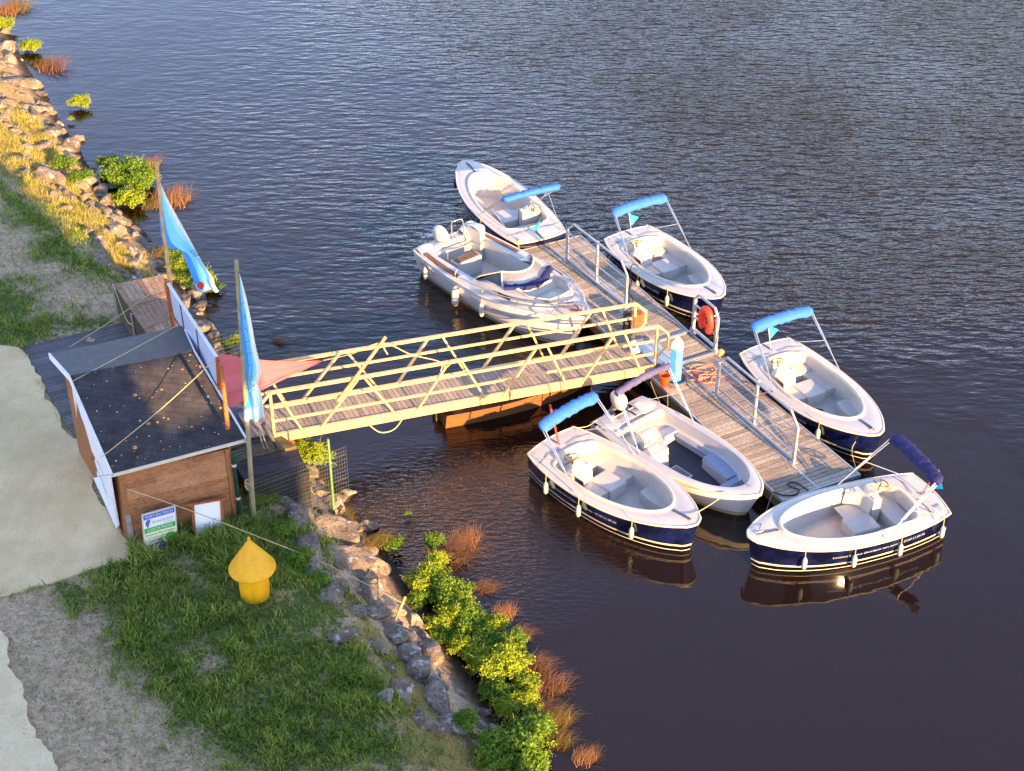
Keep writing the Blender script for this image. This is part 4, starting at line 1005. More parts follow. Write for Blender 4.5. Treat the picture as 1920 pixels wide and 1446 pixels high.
g = MB(); g.tube([(5.72, 0, 1.16), (5.95, 0, 1.2), (6.0, 0, 1.5)], .017, 6); g.build('stem_stay', M['steel'], mt, smooth=50, local=True)
g = MB(); g.tube(cr([(5.0, -.2, 1.24), (5.2, .1, 1.22), (5.45, 0, 1.23), (5.3, -.15, 1.22), (5.5, .05, 1.22), (5.7, 0, 1.2)], 5), .025, 6); g.build('anchor_line', M['red'], mt, smooth=50, local=True)
B = P(1100, 594, 1.18); S = P(830, 446, .88); d = B - S; mt.location = (S.x, S.y, 0); mt.rotation_euler = (0, 0, math.atan2(d.y, d.x)); mt.scale = (math.hypot(d.x, d.y) / ML, 1, 1)
bpy.context.view_layer.update()
for (x, s, mat, lab) in ((1.98, 1.75, M['fenderw'], 'large white fender with a red line on the side of the white motorboat'), (.62, 1.0, M['fenderw'], 'weathered fender near the stern of the white motorboat'), (3.05, 1.15, M['fenderw'], 'slender white fender amidships on the white motorboat')):
    f = fender_proto(mat); z = MH.sheer(x) - .30; y = -(MH.side_at(x, z - .15) + .12)
    f.location = mt.matrix_world @ Vector((x, y, z)); f.rotation_euler = (0, 0, mt.rotation_euler.z); f.scale = (s, s, s * (1.0 if s > 1.5 else 1.1)); tag(f, lab, 'fender', FG)

# ------------------------------------------------------------------ open skiff
SL = 4.75
sk = thing('open_skiff', (0, 0, 0), 'open pale grey skiff with outboard, perspex windscreen and folded violet bimini', 'boat')
SKH = Hull(SL, [0, 1, 2.2, 3.1, 3.8, 4.25, 4.55, SL], [.93, 1.03, 1.03, .92, .72, .50, .28, 0], lambda x: .66 + .16 * (x / SL) ** 2, rake=.5, flare=.38, trans=.0)
M['greygel'] = simple('grey_white_gelcoat', 'b4b5b8', 'a2a4aa', .4, scale=1.5, coat=.15)
M['greyseat'] = simple('blue_grey_seat', '8b9bb4', '7b8aa4', .5, scale=3)
M['dfloor'] = simple('dark_grey_floor', '3b3b4c', '2f2f3d', .75, scale=5, bump=.2, bscale=60)
sh = SKH.mesh(9).build('hull', M['shull'], sk, smooth=50, local=True)
g, w_ = hull_text(SKH, 'ACA', .12, .30, .44, -1); g.build('lettering', M['black'], sh, local=True)
g = MB(); g.tube([p for p in SKH.outline(dz=-.0)], .035, 8, closed=True); g.build('rub_rail', M['gelc'], sh, smooth=60, local=True)
W = well_poly(.50, 4.22, 2.6, .80, .78, rc=.15)
g, angs, ro, rw, zed = deck_ring(SKH, W, (2.2, 0), .05); g.build('side_deck', M['greygel'], sk, smooth=35, local=True)
g = MB(); FZ = .16
for (sc_, zf) in ((1.0, 1), (.96, .55), (.86, .50), (.83, 0)):
    for i, a in enumerate(angs): rr = (rw[i] + .03) * sc_; x = 2.2 + rr * math.cos(a); g.v.append((x, rr * math.sin(a), FZ + (zed(x) + .055 - FZ) * zf))
n = len(angs)
for j in range(3):
    for i in range(n): g.f.append((j * n + i, j * n + (i + 1) % n, (j + 1) * n + (i + 1) % n, (j + 1) * n + i)); g.m.append(0)
g.build('cockpit_liner', M['greygel'], sk, smooth=40, local=True)
g = MB(); g.v = [(2.2 + (rw[i] + .03) * .85 * math.cos(a), (rw[i] + .03) * .85 * math.sin(a), FZ) for i, a in enumerate(angs)]; g.f = [tuple(range(n))]; g.m = [0]; g.build('cockpit_floor', M['dfloor'], sk, local=True)
g = MB(); g.box(.56, -.74, .16, .98, .74, .42); g.build('aft_locker', M['greygel'], sk, local=True, bev=.02)
g = MB(); g.box(.98, .28, .16, 1.26, .74, .46); g.build('aft_seat', M['greyseat'], sk, local=True, bev=.02)
g = MB(); g.box(.62, -.78, .42, .98, -.1, .46); g.box(.50, -.80, .60, .62, .80, .72); g.build('transom_rail', M['gelc'], sk, local=True, bev=.025)
for s_ in (-1, 1):
    g = MB(); g.grid(lambda u, v: (-.28 + .78 * u, s_ * (.34 + .52 * v), .64 + .13 * math.sin(u * math.pi) ** .4 * math.sin((.15 + .7 * v) * math.pi) ** .4), 10, 8)
    g.grid(lambda u, v: (-.28 + .78 * u, s_ * .34, .15 + .49 * v), 4, 2); g.grid(lambda u, v: (-.28, s_ * (.34 + .52 * u), .15 + .49 * v), 4, 2); g.grid(lambda u, v: (-.28 + .4 * u, s_ * .86, .15 + .49 * v), 4, 2)
    g.build('stern_quarter', M['greygel'], sk, smooth=50, local=True)
    g = MB(); g.box(.02, s_ * .45 - .09, .775, .14, s_ * .45 + .09, .80); g.build('step_pad', M['gelc'], sk, local=True, bev=.008)
outboard(sk, (-.10, -.02, .98), R(22), .95)
g = MB(); g.box8([(1.50, -.86, FZ), (2.02, -.84, FZ), (2.02, -.26, FZ), (1.50, -.26, FZ), (1.52, -.84, .70), (1.90, -.82, .76), (1.90, -.26, .76), (1.52, -.26, .70)]); cn = g.build('console', M['gel'], sk, local=True, bev=.04)
g = MB(); g.box8([(1.91, -.80, .60), (1.965, -.80, .60), (1.965, -.28, .60), (1.91, -.28, .60), (1.895, -.80, .77), (1.93, -.80, .77), (1.93, -.28, .77), (1.895, -.28, .77)]); g.build('front_panel', M['gelc'], cn, local=True)
g = MB(); g.grid(lambda u, v: (1.90 - .42 * v + .03 * math.sin(u * math.pi), -.82 + .56 * u, .76 + .46 * v - .08 * v * abs(2 * u - 1) ** 4), 10, 4); g.grid(lambda u, v: (1.90 - .3 * u - .30 * v * 1.0, -.83, .76 + .42 * v), 4, 2); g.grid(lambda u, v: (1.90 - .3 * u - .30 * v, -.25, .76 + .42 * v), 4, 2)
g.build('windscreen', M['glass'], cn, smooth=60, local=True)
g = MB(); wc = Vector((1.50, -.55, .86)); ax = Vector((-.75, 0, .66)); e1 = Vector((0, 1, 0)); e2 = ax.cross(e1)
g.tube([wc + (e1 * math.cos(a) + e2 * math.sin(a)) * .15 for a in np.linspace(0, 6.283, 21)[:-1]], .013, 6, closed=True); g.tube([wc + e1 * .15, wc - e1 * .15], .011, 5); g.tube([wc, wc - ax * .12], .02, 6); g.build('steering_wheel', M['black'], cn, smooth=50, local=True)
g = MB(); g.box8([(2.50, .36, FZ), (3.5, .18, FZ), (3.55, .50, FZ), (2.50, .72, FZ), (2.50, .36, .44), (3.5, .18, .46), (3.55, .50, .46), (2.50, .72, .44)]); sb = g.build('port_bench', M['greygel'], sk, local=True, bev=.02)
g = MB(); g.slab([(2.50, .38, .475), (3.02, .28, .485), (3.06, .62, .485), (2.50, .72, .475)], .03); g.slab([(3.03, .28, .486), (3.52, .18, .496), (3.56, .50, .496), (3.07, .62, .486)], .03); g.build('cushion', M['greyseat'], sb, local=True, bev=.01)
g = MB(); g.box(1.3, .60, .36, 2.45, .72, .40); g.build('side_shelf', M['greyseat'], sk, local=True)
g = MB(); g.slab([(3.56, -.46, .47), (3.9, -.30, .48), (3.9, .36, .48), (3.56, .48, .47)], .30); g.build('bow_step', M['greyseat'], sk, local=True)
g = MB(); g.slab([(3.86, -.28, .60), (4.16, -.14, .62), (4.16, .16, .62), (3.86, .34, .60)], .04); g.build('bow_locker_lid', M['rubber'], sk, local=True)
g = MB(); g.box8([(2.26, -.70, FZ), (2.82, -.66, FZ), (2.80, -.30, FZ), (2.26, -.30, FZ), (2.26, -.70, .40), (2.82, -.66, .40), (2.80, -.30, .40), (2.26, -.30, .40)])
g.box(2.25, -.71, .405, 2.83, -.29, .45); cb = g.build('cool_box', M['greygel'], sk, local=True, bev=.02)
g = MB(); g.box(2.30, -.52, .452, 2.78, -.34, .47); g.build('box_lid_panel', M['rubber'], cb, local=True)
for s_ in (-1, 1):
    fr = MB(); f = Vector((1.62, s_ * .95, .74)); tp = Vector((.66, s_ * .86, 2.0)); m_ = f.lerp(tp, .22); fr.tube([f, m_], .014, 6); fr.tube([m_ + V3(.03), tp + V3(.05)], .015, 6); fr.tube([m_ + V3(-.03), tp + V3(-.06)], .015, 6); fr.tube([f.lerp(tp, .55), Vector((.1, s_ * .75, .76))], .011, 5)
    fr.build('bimini_leg', M['steel'], sk, smooth=50, local=True)
r = random.Random(5); g = MB(); g.tube([(.64 + r.uniform(-.01, .01), -.90 + 1.8 * i / 24, 2.0 + .07 * math.sin(i / 24 * math.pi)) for i in range(25)], [.09 + r.uniform(-.01, .012) for _ in range(25)], 12); g.build('bimini_cover', M['lilac'], sk, smooth=70, local=True)
for (x, y) in ((4.38, .0), (.35, -.9), (.35, .9)):
    g = MB(); zz = zed(x) + .07; g.tube([(x - .09, y, zz + .03), (x + .09, y, zz + .03)], .012, 6); g.tube([(x, y, zz - .03), (x, y, zz + .03)], .014, 5); g.build('cleat', M['steel'], sk, smooth=50, local=True)
B = P(1426, 928, .82); S = P(1168, 774, .68); d = B - S; sk.location = (S.x, S.y, 0); sk.rotation_euler = (0, 0, math.atan2(d.y, d.x)); sk.scale = (math.hypot(d.x, d.y) / SL, 1, 1)
bpy.context.view_layer.update()

# ------------------------------------------------------------------ timber punt under the gangway
pa = P(832, 790, .15); pb = P(1065, 722, .3); d = pb - pa; d.z = 0; PLn = 4.3; d.normalize(); nv = Vector((-d.y, d.x, 0))
pt_ = thing('wooden_punt', (pa.x, pa.y, 0), 'varnished wooden flat boat floating underneath the gangway', 'boat')
def pp(x, y, z): return Vector((pa.x, pa.y, 0)) + d * x + nv * y + V3(z=z)
hwf = interp([0, 1.2, 2.4, 3.4, 3.95, PLn], [.50, .62, .62, .46, .26, .04])
g = MB(); rows = [(-.20, .78), (.08, .90), (.20, .93), (.22, 1.0), (.42, 1.06)]
g.grid(lambda u, v: tuple(pp(PLn * u, .32 - hwf(PLn * u) * (rows[min(4, int(round(v * 4)))][1]), rows[min(4, int(round(v * 4)))][0] + .14 * u * u)), 24, 4)
g.grid(lambda u, v: tuple(pp(PLn * u, .32 + hwf(PLn * u) * (rows[min(4, int(round(v * 4)))][1]), rows[min(4, int(round(v * 4)))][0] + .14 * u * u)), 24, 4)
g.grid(lambda u, v: tuple(pp(0, .32 + .5 * (2 * u - 1) * (.8 + .25 * v), -.2 + .62 * v)), 2, 2)
g.build('hull_side', M['puntw'], pt_, smooth=30)
g = MB(); g.grid(lambda u, v: tuple(pp(PLn * u, .32 + hwf(PLn * u) * .9 * (2 * v - 1), .06 + .16 * u * u)), 20, 4); g.build('bottom_boards', M['puntw'], pt_)
for s_ in (-1, 1):
    g = MB(); g.tube([pp(PLn * i / 20, .32 + s_ * hwf(PLn * i / 20) * 1.08, .43 + .14 * (i / 20) ** 2) for i in range(21)], .028, 6); g.build('gunwale', M['puntw'], pt_, smooth=50)
for x in (.25, 1.6, 2.9):
    g = MB(); hw = hwf(x); g.slab([pp(x, .32 - hw, .40), pp(x + .28, .32 - hwf(x + .28), .40), pp(x + .28, .32 + hwf(x + .28), .40), pp(x, .32 + hw, .40)], .035); g.build('thwart', M['puntw'], pt_)
g = MB(); g.box8([pp(-.10, .28, -.1), pp(-.02, .28, -.1), pp(-.02, .42, -.1), pp(-.10, .42, -.1), pp(-.10, .28, .40), pp(-.02, .28, .40), pp(-.02, .42, .40), pp(-.10, .42, .40)]); g.build('rudder_box', M['beamw'], pt_)

# ------------------------------------------------------------------ mooring lines
def line(pts, lab, mat='rope', r=.010, sag=.15, name='mooring_line'):
    a, b = Vector(pts[0]), Vector(pts[-1]); q = [Vector(p) for p in pts] if len(pts) > 2 else [a, a.lerp(b, .5) - V3(z=sag), b]
    g = MB(); g.tube(cr(q, 6), r, 5); o = g.build(name, M[mat], smooth=60); tag(o, lab, 'rope', 'mooring lines and stay ropes'); return o
MWd = lambda o, p: o.matrix_world @ Vector(p)
line([MWd(ebF, (4.55, 0, .96)), MWd(sk, (4.2, -.55, .85))], 'pale rope from the lower left electric boat to the bow of the grey skiff', sag=.04)
line([MWd(ebD, (4.5, -.1, .96)), P(1448, 925, DZ + .05)], 'thin line from the near dock corner to the bow of the end boat', 'rubber', sag=.05)
line([MWd(sk, (.35, .95, .75)), P(1220, 716, DZ + .05)], 'white line from the skiff stern up to the dock corner', sag=.05)
line([MWd(sk, (.6, 1.0, .75)), P(1252, 728, DZ + .05)], 'short line from the skiff side to the dock beside the bucket', sag=.02)
line([MWd(ebT, (.2, .7, .82)), P(974, 472, DZ + .05)], 'short line from the far electric boat to the far dock corner', sag=.05)
line([P(1180, 592, DZ + .04), P(1186, 560, DZ + .03), P(1178, 548, DZ + .03), P(1184, 530, DZ + .03), MWd(ebR1, (1.9, -1.0, .82)), MWd(ebR1, (2.3, -.55, .60)), MWd(ebR1, (2.62, .1, .2)), MWd(ebR1, (2.4, -.35, .22))], 'black cable running from the dock over the gunwale into the boat behind the life ring', 'ropeb', .014)
line([P(1440, 737, .80), MWd(ebR2, (1.85, -.75, .60)), MWd(ebR2, (2.3, -.3, .3)), MWd(ebR2, (2.6, .1, .2)), MWd(ebR2, (2.3, -.40, .22))], 'thin dark cable lying inside the right-hand electric boat', 'ropeb', .014)
line([MWd(ebR2, (4.6, .0, .98)), MWd(ebR2, (4.5, -.5, .5)), P(1610, 893, DZ)], 'line from the bow of the right-hand boat to the dock end', 'rope')
line([MWd(ebF, (.25, .75, .82)), MWd(sk, (-.1, -.75, .78))], 'rope joining the sterns of the lower left boat and the skiff', sag=.08)

# ------------------------------------------------------------------ rental hut
E0, E1 = P(212, 888, 3.60), P(459, 823, 3.60); R0, R1 = P(132, 705, 4.5), P(362, 659, 4.5); F0, F1 = P(95, 664, 4.3), P(341, 612, 4.3)
hut = thing('wooden_hut', (-7.9, 28.3, 1.6), 'small brown wooden hut with a dark felt roof and white hatch boards', 'hut')
g = MB(); g.slab([E0, E1, R1, R0], .035); rf = g.build('roof', M['roof'], hut)
g = MB(); g.slab([R0 + V3(z=.012), R1 + V3(z=.012), F1 + V3(z=.012), F0 + V3(z=.012)], .035); g.build('rear_roof_slope', M['roof2'], hut)
for nm, seq in (('left', (E0, R0)), ('left', (R0, F0)), ('right', (E1, R1)), ('right', (R1, F1))):
    g = MB(); a, b = seq; o_ = V3(-.03 if nm == 'left' else .03, 0, -.05); g.bar(a + o_, b + o_, .035, .15); g.build('fascia_board', M['white'], hut)
g = MB(); g.bar(E0 + V3(0, -.025, -.03), E1 + V3(0, -.025, -.03), .03, .07); g.build('drip_edge', M['gelc'], hut)
W0, W1 = V3(-8.24, 26.42, 1.3), V3(-6.05, 27.32, 1.2); fu = (W1 - W0); fu.z = 0; FL = fu.length; fu.normalize(); fn = V3(fu.y, -fu.x)   # outward normal
def fw(s, z, o=0.): return V3(W0.x, W0.y) + fu * s + fn * o + V3(z=z)
g = MB(); n = 16; zt, zb = 3.44, 1.15
for i in range(n):
    z0 = zb + (zt - zb) * i / n; z1 = zb + (zt - zb) * (i + 1) / n - .010; cuts = [0.1] + ([rnd.uniform(.3, .7) * FL] if rnd.random() < .5 else []) + [FL - .1]
    for a, b in zip(cuts, cuts[1:]):
        b_ = b - .004
        g.box8([fw(a, z0, -.03), fw(b_, z0, -.03), fw(b_, z0, .028), fw(a, z0, .028), fw(a, z1, -.03), fw(b_, z1, -.03), fw(b_, z1, .004), fw(a, z1, .004)])
g.build('front_wall', M['clad'], hut)
for s0, s1 in ((-.0, .1), (FL - .1, FL)):
    g = MB(); g.box8([fw(s0, 1.2, -.05), fw(s1, 1.2, -.05), fw(s1, 1.2, .04), fw(s0, 1.2, .04), fw(s0, 3.45, -.05), fw(s1, 3.45, -.05), fw(s1, 3.45, .04), fw(s0, 3.45, .04)]); g.build('corner_post', M['clad'], hut)
g = MB(); g.box8([fw(.0, 1.25, .042), fw(.10, 1.25, .042), fw(.10, 1.25, .062), fw(.0, 1.25, .062), fw(.0, 2.35, .042), fw(.10, 2.35, .042), fw(.10, 2.35, .062), fw(.0, 2.35, .062)]); g.build('corner_strip', M['alu'], hut)
BL, BR = F0.lerp(F1, .10), F0.lerp(F1, .92)
def sidewall(a, ridge, b, z0):
    g = MB(); g.add([(a.x, a.y, z0), (b.x, b.y, z0), (b.x, b.y, 4.22), (ridge.x, ridge.y, 4.42), (a.x, a.y, 3.44)], [(0, 1, 2, 3, 4)]); o = g.build('side_wall', M['clad'], hut, sol=.05); return o
sidewall(W0 + V3(0, .06), R0.lerp(R1, .09), BL + V3(0, -.2), 1.3); sidewall(W1 + V3(0, .06), R0.lerp(R1, .93), BR + V3(0, -.2), 1.3)
g = MB(); g.add([(BL.x, BL.y - .2, 1.5), (BR.x, BR.y - .2, 1.5), (BR.x, BR.y - .2, 4.22), (BL.x, BL.y - .2, 4.22)], [(0, 1, 2, 3)]); g.build('back_wall', M['clad'], hut, sol=.05)
# white hatch boards on the path side
g = MB(); pl = [P(134, 716, 4.35), P(154, 837, 1.68), P(168, 830, 1.78), P(173, 848, 2.05), P(184, 893, 2.02), P(206, 889, 3.50)]; g.add(pl, [tuple(range(6))]); h1 = g.build('hatch_board', M['white'], hut, sol=.03)
g = MB(); pl = [P(185, 894, 2.0), P(176, 896, 1.68), P(219, 991, 1.66), P(223, 985, 1.78), P(206.5, 890, 3.48)]; g.add(pl, [tuple(range(5))]); h2 = g.build('hatch_board', M['white'], hut, sol=.03)
g = MB(); hx = [P(u, v, 2.55) + V3(-.05, -.03) for u, v in ((177, 850), (184, 861), (182, 874), (176, 866), (174, 856))]; g.add([h + V3(z=.10 - .012 * i) for i, h in enumerate(hx)], [tuple(range(5))]); g.build('hexagon_opening', M['frame'], h1, sol=.01)
for a, b, za, zb_ in (((185, 878), (203, 925), 2.7, 2.6), ((186, 862), (196, 888), 3.3, 3.2)):
    g = MB(); g.tube([P(*a, za) + V3(-.03, -.02), P(*b, zb_) + V3(-.03, -.02)], .012, 5); g.build('stay_bar', M['gel'], h2)
g = MB()
for k in range(3):
    t0 = k / 3; A_ = P(152, 840, 1.66).lerp(P(166, 838, 1.9), t0); B_ = P(178, 899, 1.66).lerp(P(185, 893, 1.9), t0); C2 = P(178, 899, 1.66).lerp(P(185, 893, 1.9), t0 + .28); D2 = P(152, 840, 1.66).lerp(P(166, 838, 1.9), t0 + .28); g.slab([A_, B_, C2, D2], .03)
g.build('step_ledge', M['platw'], hut)
# rain pipe
g = MB(); a = fw(FL + .05, 3.30, .08); g.tube(cr([a + V3(.25, .1, .02), a + V3(.05, 0, 0), a + V3(0, 0, -.15), fw(FL + .05, 2.6, .08), fw(FL + .05, 1.35, .08)], 5), .045, 8); g.build('rain_pipe', M['green'], hut, smooth=50)
for z in (3.0, 2.1, 1.42):
    g = MB(); g.lathe([(.055, 0), (.055, .07)], fw(FL + .05, z, .08), 12); g.build('pipe_collar', M['gel'], hut)

# ------------------------------------------------------------------ platform, storage box, cabinet
pf = thing('wooden_platform', P(300, 640, 1.4), 'grey weathered plank platform around the hut', 'platform')
ua = V3(math.cos(R(26.5)), math.sin(R(26.5))); wa = V3(-ua.y, ua.x); OO = P(238, 1018, 1.6)
def ploc(s, w, z=1.62): return V3(OO.x, OO.y) + ua * s + wa * w + V3(z=z)
def tolocal(p): d = Vector((p[0] - OO.x, p[1] - OO.y, 0)); return d.dot(ua), d.dot(wa)
left = [tolocal(P(u, v, 1.62)) for u, v in ((240, 1014), (190, 928), (151, 840), (110, 780), (62, 688), (40, 651))]
left.sort(key=lambda q: q[1])
def uleft(w): return float(np.interp(w, [q[1] for q in left], [q[0] for q in left]))
wmax = left[-1][1]
g = MB(); w = .0
while w < wmax - .12:
    ur = 4.15 if w > 2.15 else (-.12 if w < 2.1 else 3.0)
    if w > 5.2: ur = 3.6
    ul = uleft(w + .06) + .03; dz = rnd.uniform(-.004, .004)
    if ur > ul: g.slab([ploc(ul, w, 1.62 + dz), ploc(ur, w, 1.62 + dz), ploc(ur, w + .128, 1.62 + dz), ploc(ul, w + .128, 1.62 + dz)], .03)
    w += .138
g.build('deck_boards', M['platw'], pf)
g = MB(); g.slab([P(436, 868, 1.60), P(556, 836, 1.60), P(520, 812, 1.60), P(425, 850, 1.60)], .12); g.build('front_joist', M['beamw'], pf)
for (u, v) in ((512, 836), (468, 848), (545, 812)):
    g = MB(); b = P(u, v, 1.5); g.box(b.x - .06, b.y - .05, .3, b.x + .06, b.y + .07, 1.49); g.build('support_post', M['frame'], pf)
g = MB()
for k in range(4): g.slab([P(448, 852, 1.58 - .0) + V3(z=-.14 * k), P(508, 833, 1.58) + V3(z=-.14 * k), P(508, 833, 1.58) + V3(0, .04, -.14 * k), P(448, 852, 1.58) + V3(0, .04, -.14 * k)], .125)
g.build('skirt_boards', M['clad'], pf)

sb = thing('storage_box', P(260, 600, 1.6), 'brown plank storage box at the back corner of the platform', 'box')
Q = [P(213, 533, 2.62), P(306, 515, 2.62), P(352, 604, 2.62), P(282, 636, 2.62)]
Q = [Q[3], Q[2], Q[1], Q[0]]
bd = Q[1] - Q[0]
g = MB(); nb = 9
for (c0, c1) in ((0.0, .17), (.25, .57), (.65, 1.)):
    for i in range(nb):
        a, b = (i + .03) / nb, (i + .97) / nb; f_ = lambda s, t: Q[0].lerp(Q[1], s).lerp(Q[3].lerp(Q[2], s), t)
        g.slab([f_(a, c0), f_(b, c0), f_(b, c1), f_(a, c1)], .03)
g.build('lid_boards', M['boxw'], sb)
g = MB()
for (c0, c1) in ((.17, .25), (.57, .65)): f_ = lambda s, t: Q[0].lerp(Q[1], s).lerp(Q[3].lerp(Q[2], s), t); g.slab([x + V3(z=.014) for x in (f_(0, c0), f_(1, c0), f_(1, c1), f_(0, c1))], .03)
g.build('lid_batten', M['boxw'], sb)
g = MB()
for k in range(6):
    z1 = 2.585 - k * .16; 
    for (a, b) in ((Q[3], Q[0]), (Q[0], Q[1]), (Q[1], Q[2]), (Q[2], Q[3])):
        dd = (b - a).normalized(); nn = V3(-dd.y, dd.x) * .03
        g.slab([V3(a.x, a.y, z1), V3(b.x, b.y, z1), V3(b.x, b.y, z1) + nn, V3(a.x, a.y, z1) + nn], .15)
g.build('side_boards', M['boxs'], sb)
g = MB(); m_ = Q[3].lerp(Q[0], .52); g.bar(m_ + V3(-.03, -.01, -.05), m_ + V3(-.03, -.01, -.98), .05, .05); g.bar(Q[3] + V3(-.02, 0, -.03), Q[3] + V3(-.02, 0, -1.0), .05, .05); g.build('corner_batten', M['alu'], sb)
g = MB(); g.tube(cr([P(214, 538, 2.66), P(222, 560, 2.4), P(233, 590, 2.2), P(242, 606, 2.15), P(255, 609, 2.2)], 6), .016, 5); tag(g.build('hanging_rope', M['rope'], smooth=60), 'short yellow rope hanging over the side of the brown storage box', 'rope')

cb = thing('cabinet', P(510, 950, 1.2), 'black stained plank cabinet behind the wire fence, right of the hut', 'cabinet')
C4 = [P(466, 912, 1.98), P(580, 884, 1.98), P(556, 842, 1.98), P(438, 868, 1.98)]
g = MB(); boards(g, C4, w=.15, gap=.008, th=.03); 
g.v = g.v; g.build('lid_boards', M['cab'], cb)
g = MB()
for k in range(7):
    z1 = 1.94 - k * .145
    for (a, b) in ((C4[0], C4[1]), (C4[1], C4[2]), (C4[2], C4[3]), (C4[3], C4[0])):
        dd = (b - a).normalized(); nn = V3(-dd.y, dd.x) * .03; a2 = a + nn * .8; b2 = b + nn * .8
        g.slab([V3(a2.x, a2.y, z1), V3(b2.x, b2.y, z1), V3(b2.x, b2.y, z1) + nn, V3(a2.x, a2.y, z1) + nn], .14)
g.build('side_boards', M['cab'], cb)

# ------------------------------------------------------------------ sign board and small framed panel
GRZ = 1.56
s0 = P(271.5, 1034, GRZ); s1 = P(334, 1016, GRZ); su = (s1 - s0); su.z = 0; SW = su.length; su.normalize()
st_ = P(265.5, 966, 2.48); SHh = (st_ - s0); sv = SHh.normalized(); SHh = SHh.length; sn = su.cross(sv).normalized()
sg = thing('sign_board', s0.lerp(s1, .5), 'white sign with blue and green bands leaning in the grass against the hut', 'sign')
def sp(x, y, o=0.): return s0 + su * x + sv * y + sn * o
def srect(x0, y0, x1, y1, o, mat, name, th=.004, par=None):
    g = MB(); g.box8([sp(x0, y0, o), sp(x1, y0, o), sp(x1, y0, o + th), sp(x0, y0, o + th), sp(x0, y1, o), sp(x1, y1, o), sp(x1, y1, o + th), sp(x0, y1, o + th)]); return g.build(name, mat, par or sg)
def flat(name, c1, rough=.5): return simple(name, c1, c1, rough)
signm = flat('sign_white', 'e4e6e6'); sblue = flat('sign_blue', '4a66b4'); sgreen = flat('sign_green', '3faa3c'); syel = flat('sign_pale_yellow', 'dfe6c0'); sdark = flat('sign_dark_text', '33443a'); sbrown = flat('sign_brown_text', '7a3c1c'); sgr2 = flat('sign_grey_text', '8aa0c0')
bd_ = srect(0, 0, SW, SHh, -.03, signm, 'board', .03)
for (a, b, c_, d_) in ((0, 0, .018, SHh), (SW - .018, 0, SW, SHh), (.018, SHh - .018, SW - .018, SHh)): srect(a, b, c_, d_, .002, M['gelc'], 'frame_strip', .012)
k = SHh
srect(.03, .84 * k, SW - .03, .965 * k, .002, sblue, 'top_band', .003, bd_)
srect(.03, .47 * k, SW - .03, .60 * k, .002, sgreen, 'green_band', .003, bd_)
srect(.03, .05 * k, SW - .03, .465 * k, .001, syel, 'lower_panel', .002, bd_)
def stext(s_, xc, y, size, wmax_, mat, o=.008):
    vs, fs = text_verts(s_, size); w = max(v[0] for v in vs) - min(v[0] for v in vs); x0 = min(v[0] for v in vs); f = wmax_ / w
    g = MB(); g.add([sp(xc - wmax_ / 2 + (v[0] - x0) * f, y + v[1], o) for v in vs], fs); return g.build('lettering', mat, bd_)
stext('PORT DU TEICH', SW / 2, .872 * k, .085, SW * .80, M['white'])
stext('éco', SW * .40, .70 * k, .11, SW * .22, sgreen); stext('plaisance', SW * .72, .70 * k, .11, SW * .40, sgr2); stext('du delta', SW * .74, .635 * k, .05, SW * .24, sgr2)
stext('LOCATION', SW / 2, .50 * k, .095, SW * .72, M['white'])
stext('Bateaux Electriques', SW / 2, .385 * k, .075, SW * .86, sbrown); stext('sans permis', SW * .36, .31 * k, .04, SW * .5, sdark)
stext('PADDLE', SW * .40, .20 * k, .075, SW * .48, sdark)
g = MB(); k2 = 20; cxy = (SW * .16, .72 * k)
g.add([sp(cxy[0] + .045 * math.cos(a) * (1 + .7 * math.sin(a)), cxy[1] + .10 * math.sin(a) + .03 * math.cos(a), .008) for a in np.linspace(0, 6.283, 21)[:-1]], [tuple(range(20))]); g.build('leaf_logo', sblue, bd_)
g = MB(); g.add([sp(SW * .78 + .12 * math.cos(a), .24 * k + .10 * math.sin(a), .009) for a in np.linspace(0, 6.283, 25)[:-1]], [tuple(range(24))]); g.build('green_disc', sgreen, bd_)
g = MB(); g.add([sp(SW * .40 + .17 * math.cos(a), .075 * k + .09 * math.sin(a), .010) for a in np.linspace(0, 6.283, 25)[:-1]], [tuple(range(24))]); g.build('blue_disc', sblue, bd_)
stext('07.87.51', SW * .40, .065 * k, .06, SW * .36, M['white'], .014)

p0 = P(364, 1004, GRZ); p1 = P(420, 994, GRZ); pu = p1 - p0; pu.z = 0; PWd = pu.length; pu.normalize(); pt0 = P(360, 946, 2.30); pv = pt0 - p0; PH = pv.length; pv.normalize(); pn = pu.cross(pv).normalized()
fp_ = thing('framed_panel', p0.lerp(p1, .5), 'white panel in an orange-brown timber frame standing against the front wall', 'panel')
def fb(x0, y0, x1, y1, o, th, mat, name):
    q = lambda x, y, oo: p0 + pu * x + pv * y + pn * oo
    g = MB(); g.box8([q(x0, y0, o), q(x1, y0, o), q(x1, y0, o + th), q(x0, y0, o + th), q(x0, y1, o), q(x1, y1, o), q(x1, y1, o + th), q(x0, y1, o + th)]); g.build(name, mat, fp_)
fb(-.02, 0, .04, PH, 0, .05, M['frame'], 'frame_side'); fb(PWd - .05, 0, PWd + .01, PH, 0, .05, M['frame'], 'frame_side'); fb(-.13, PH, PWd + .09, PH + .05, -.01, .07, M['frame'], 'frame_top')
fb(.042, .0, PWd - .052, PH - .01, .01, .02, signm, 'panel'); fb(PWd - .20, PH * .42, PWd - .18, PH * .46, .032, .01, M['black'], 'latch')

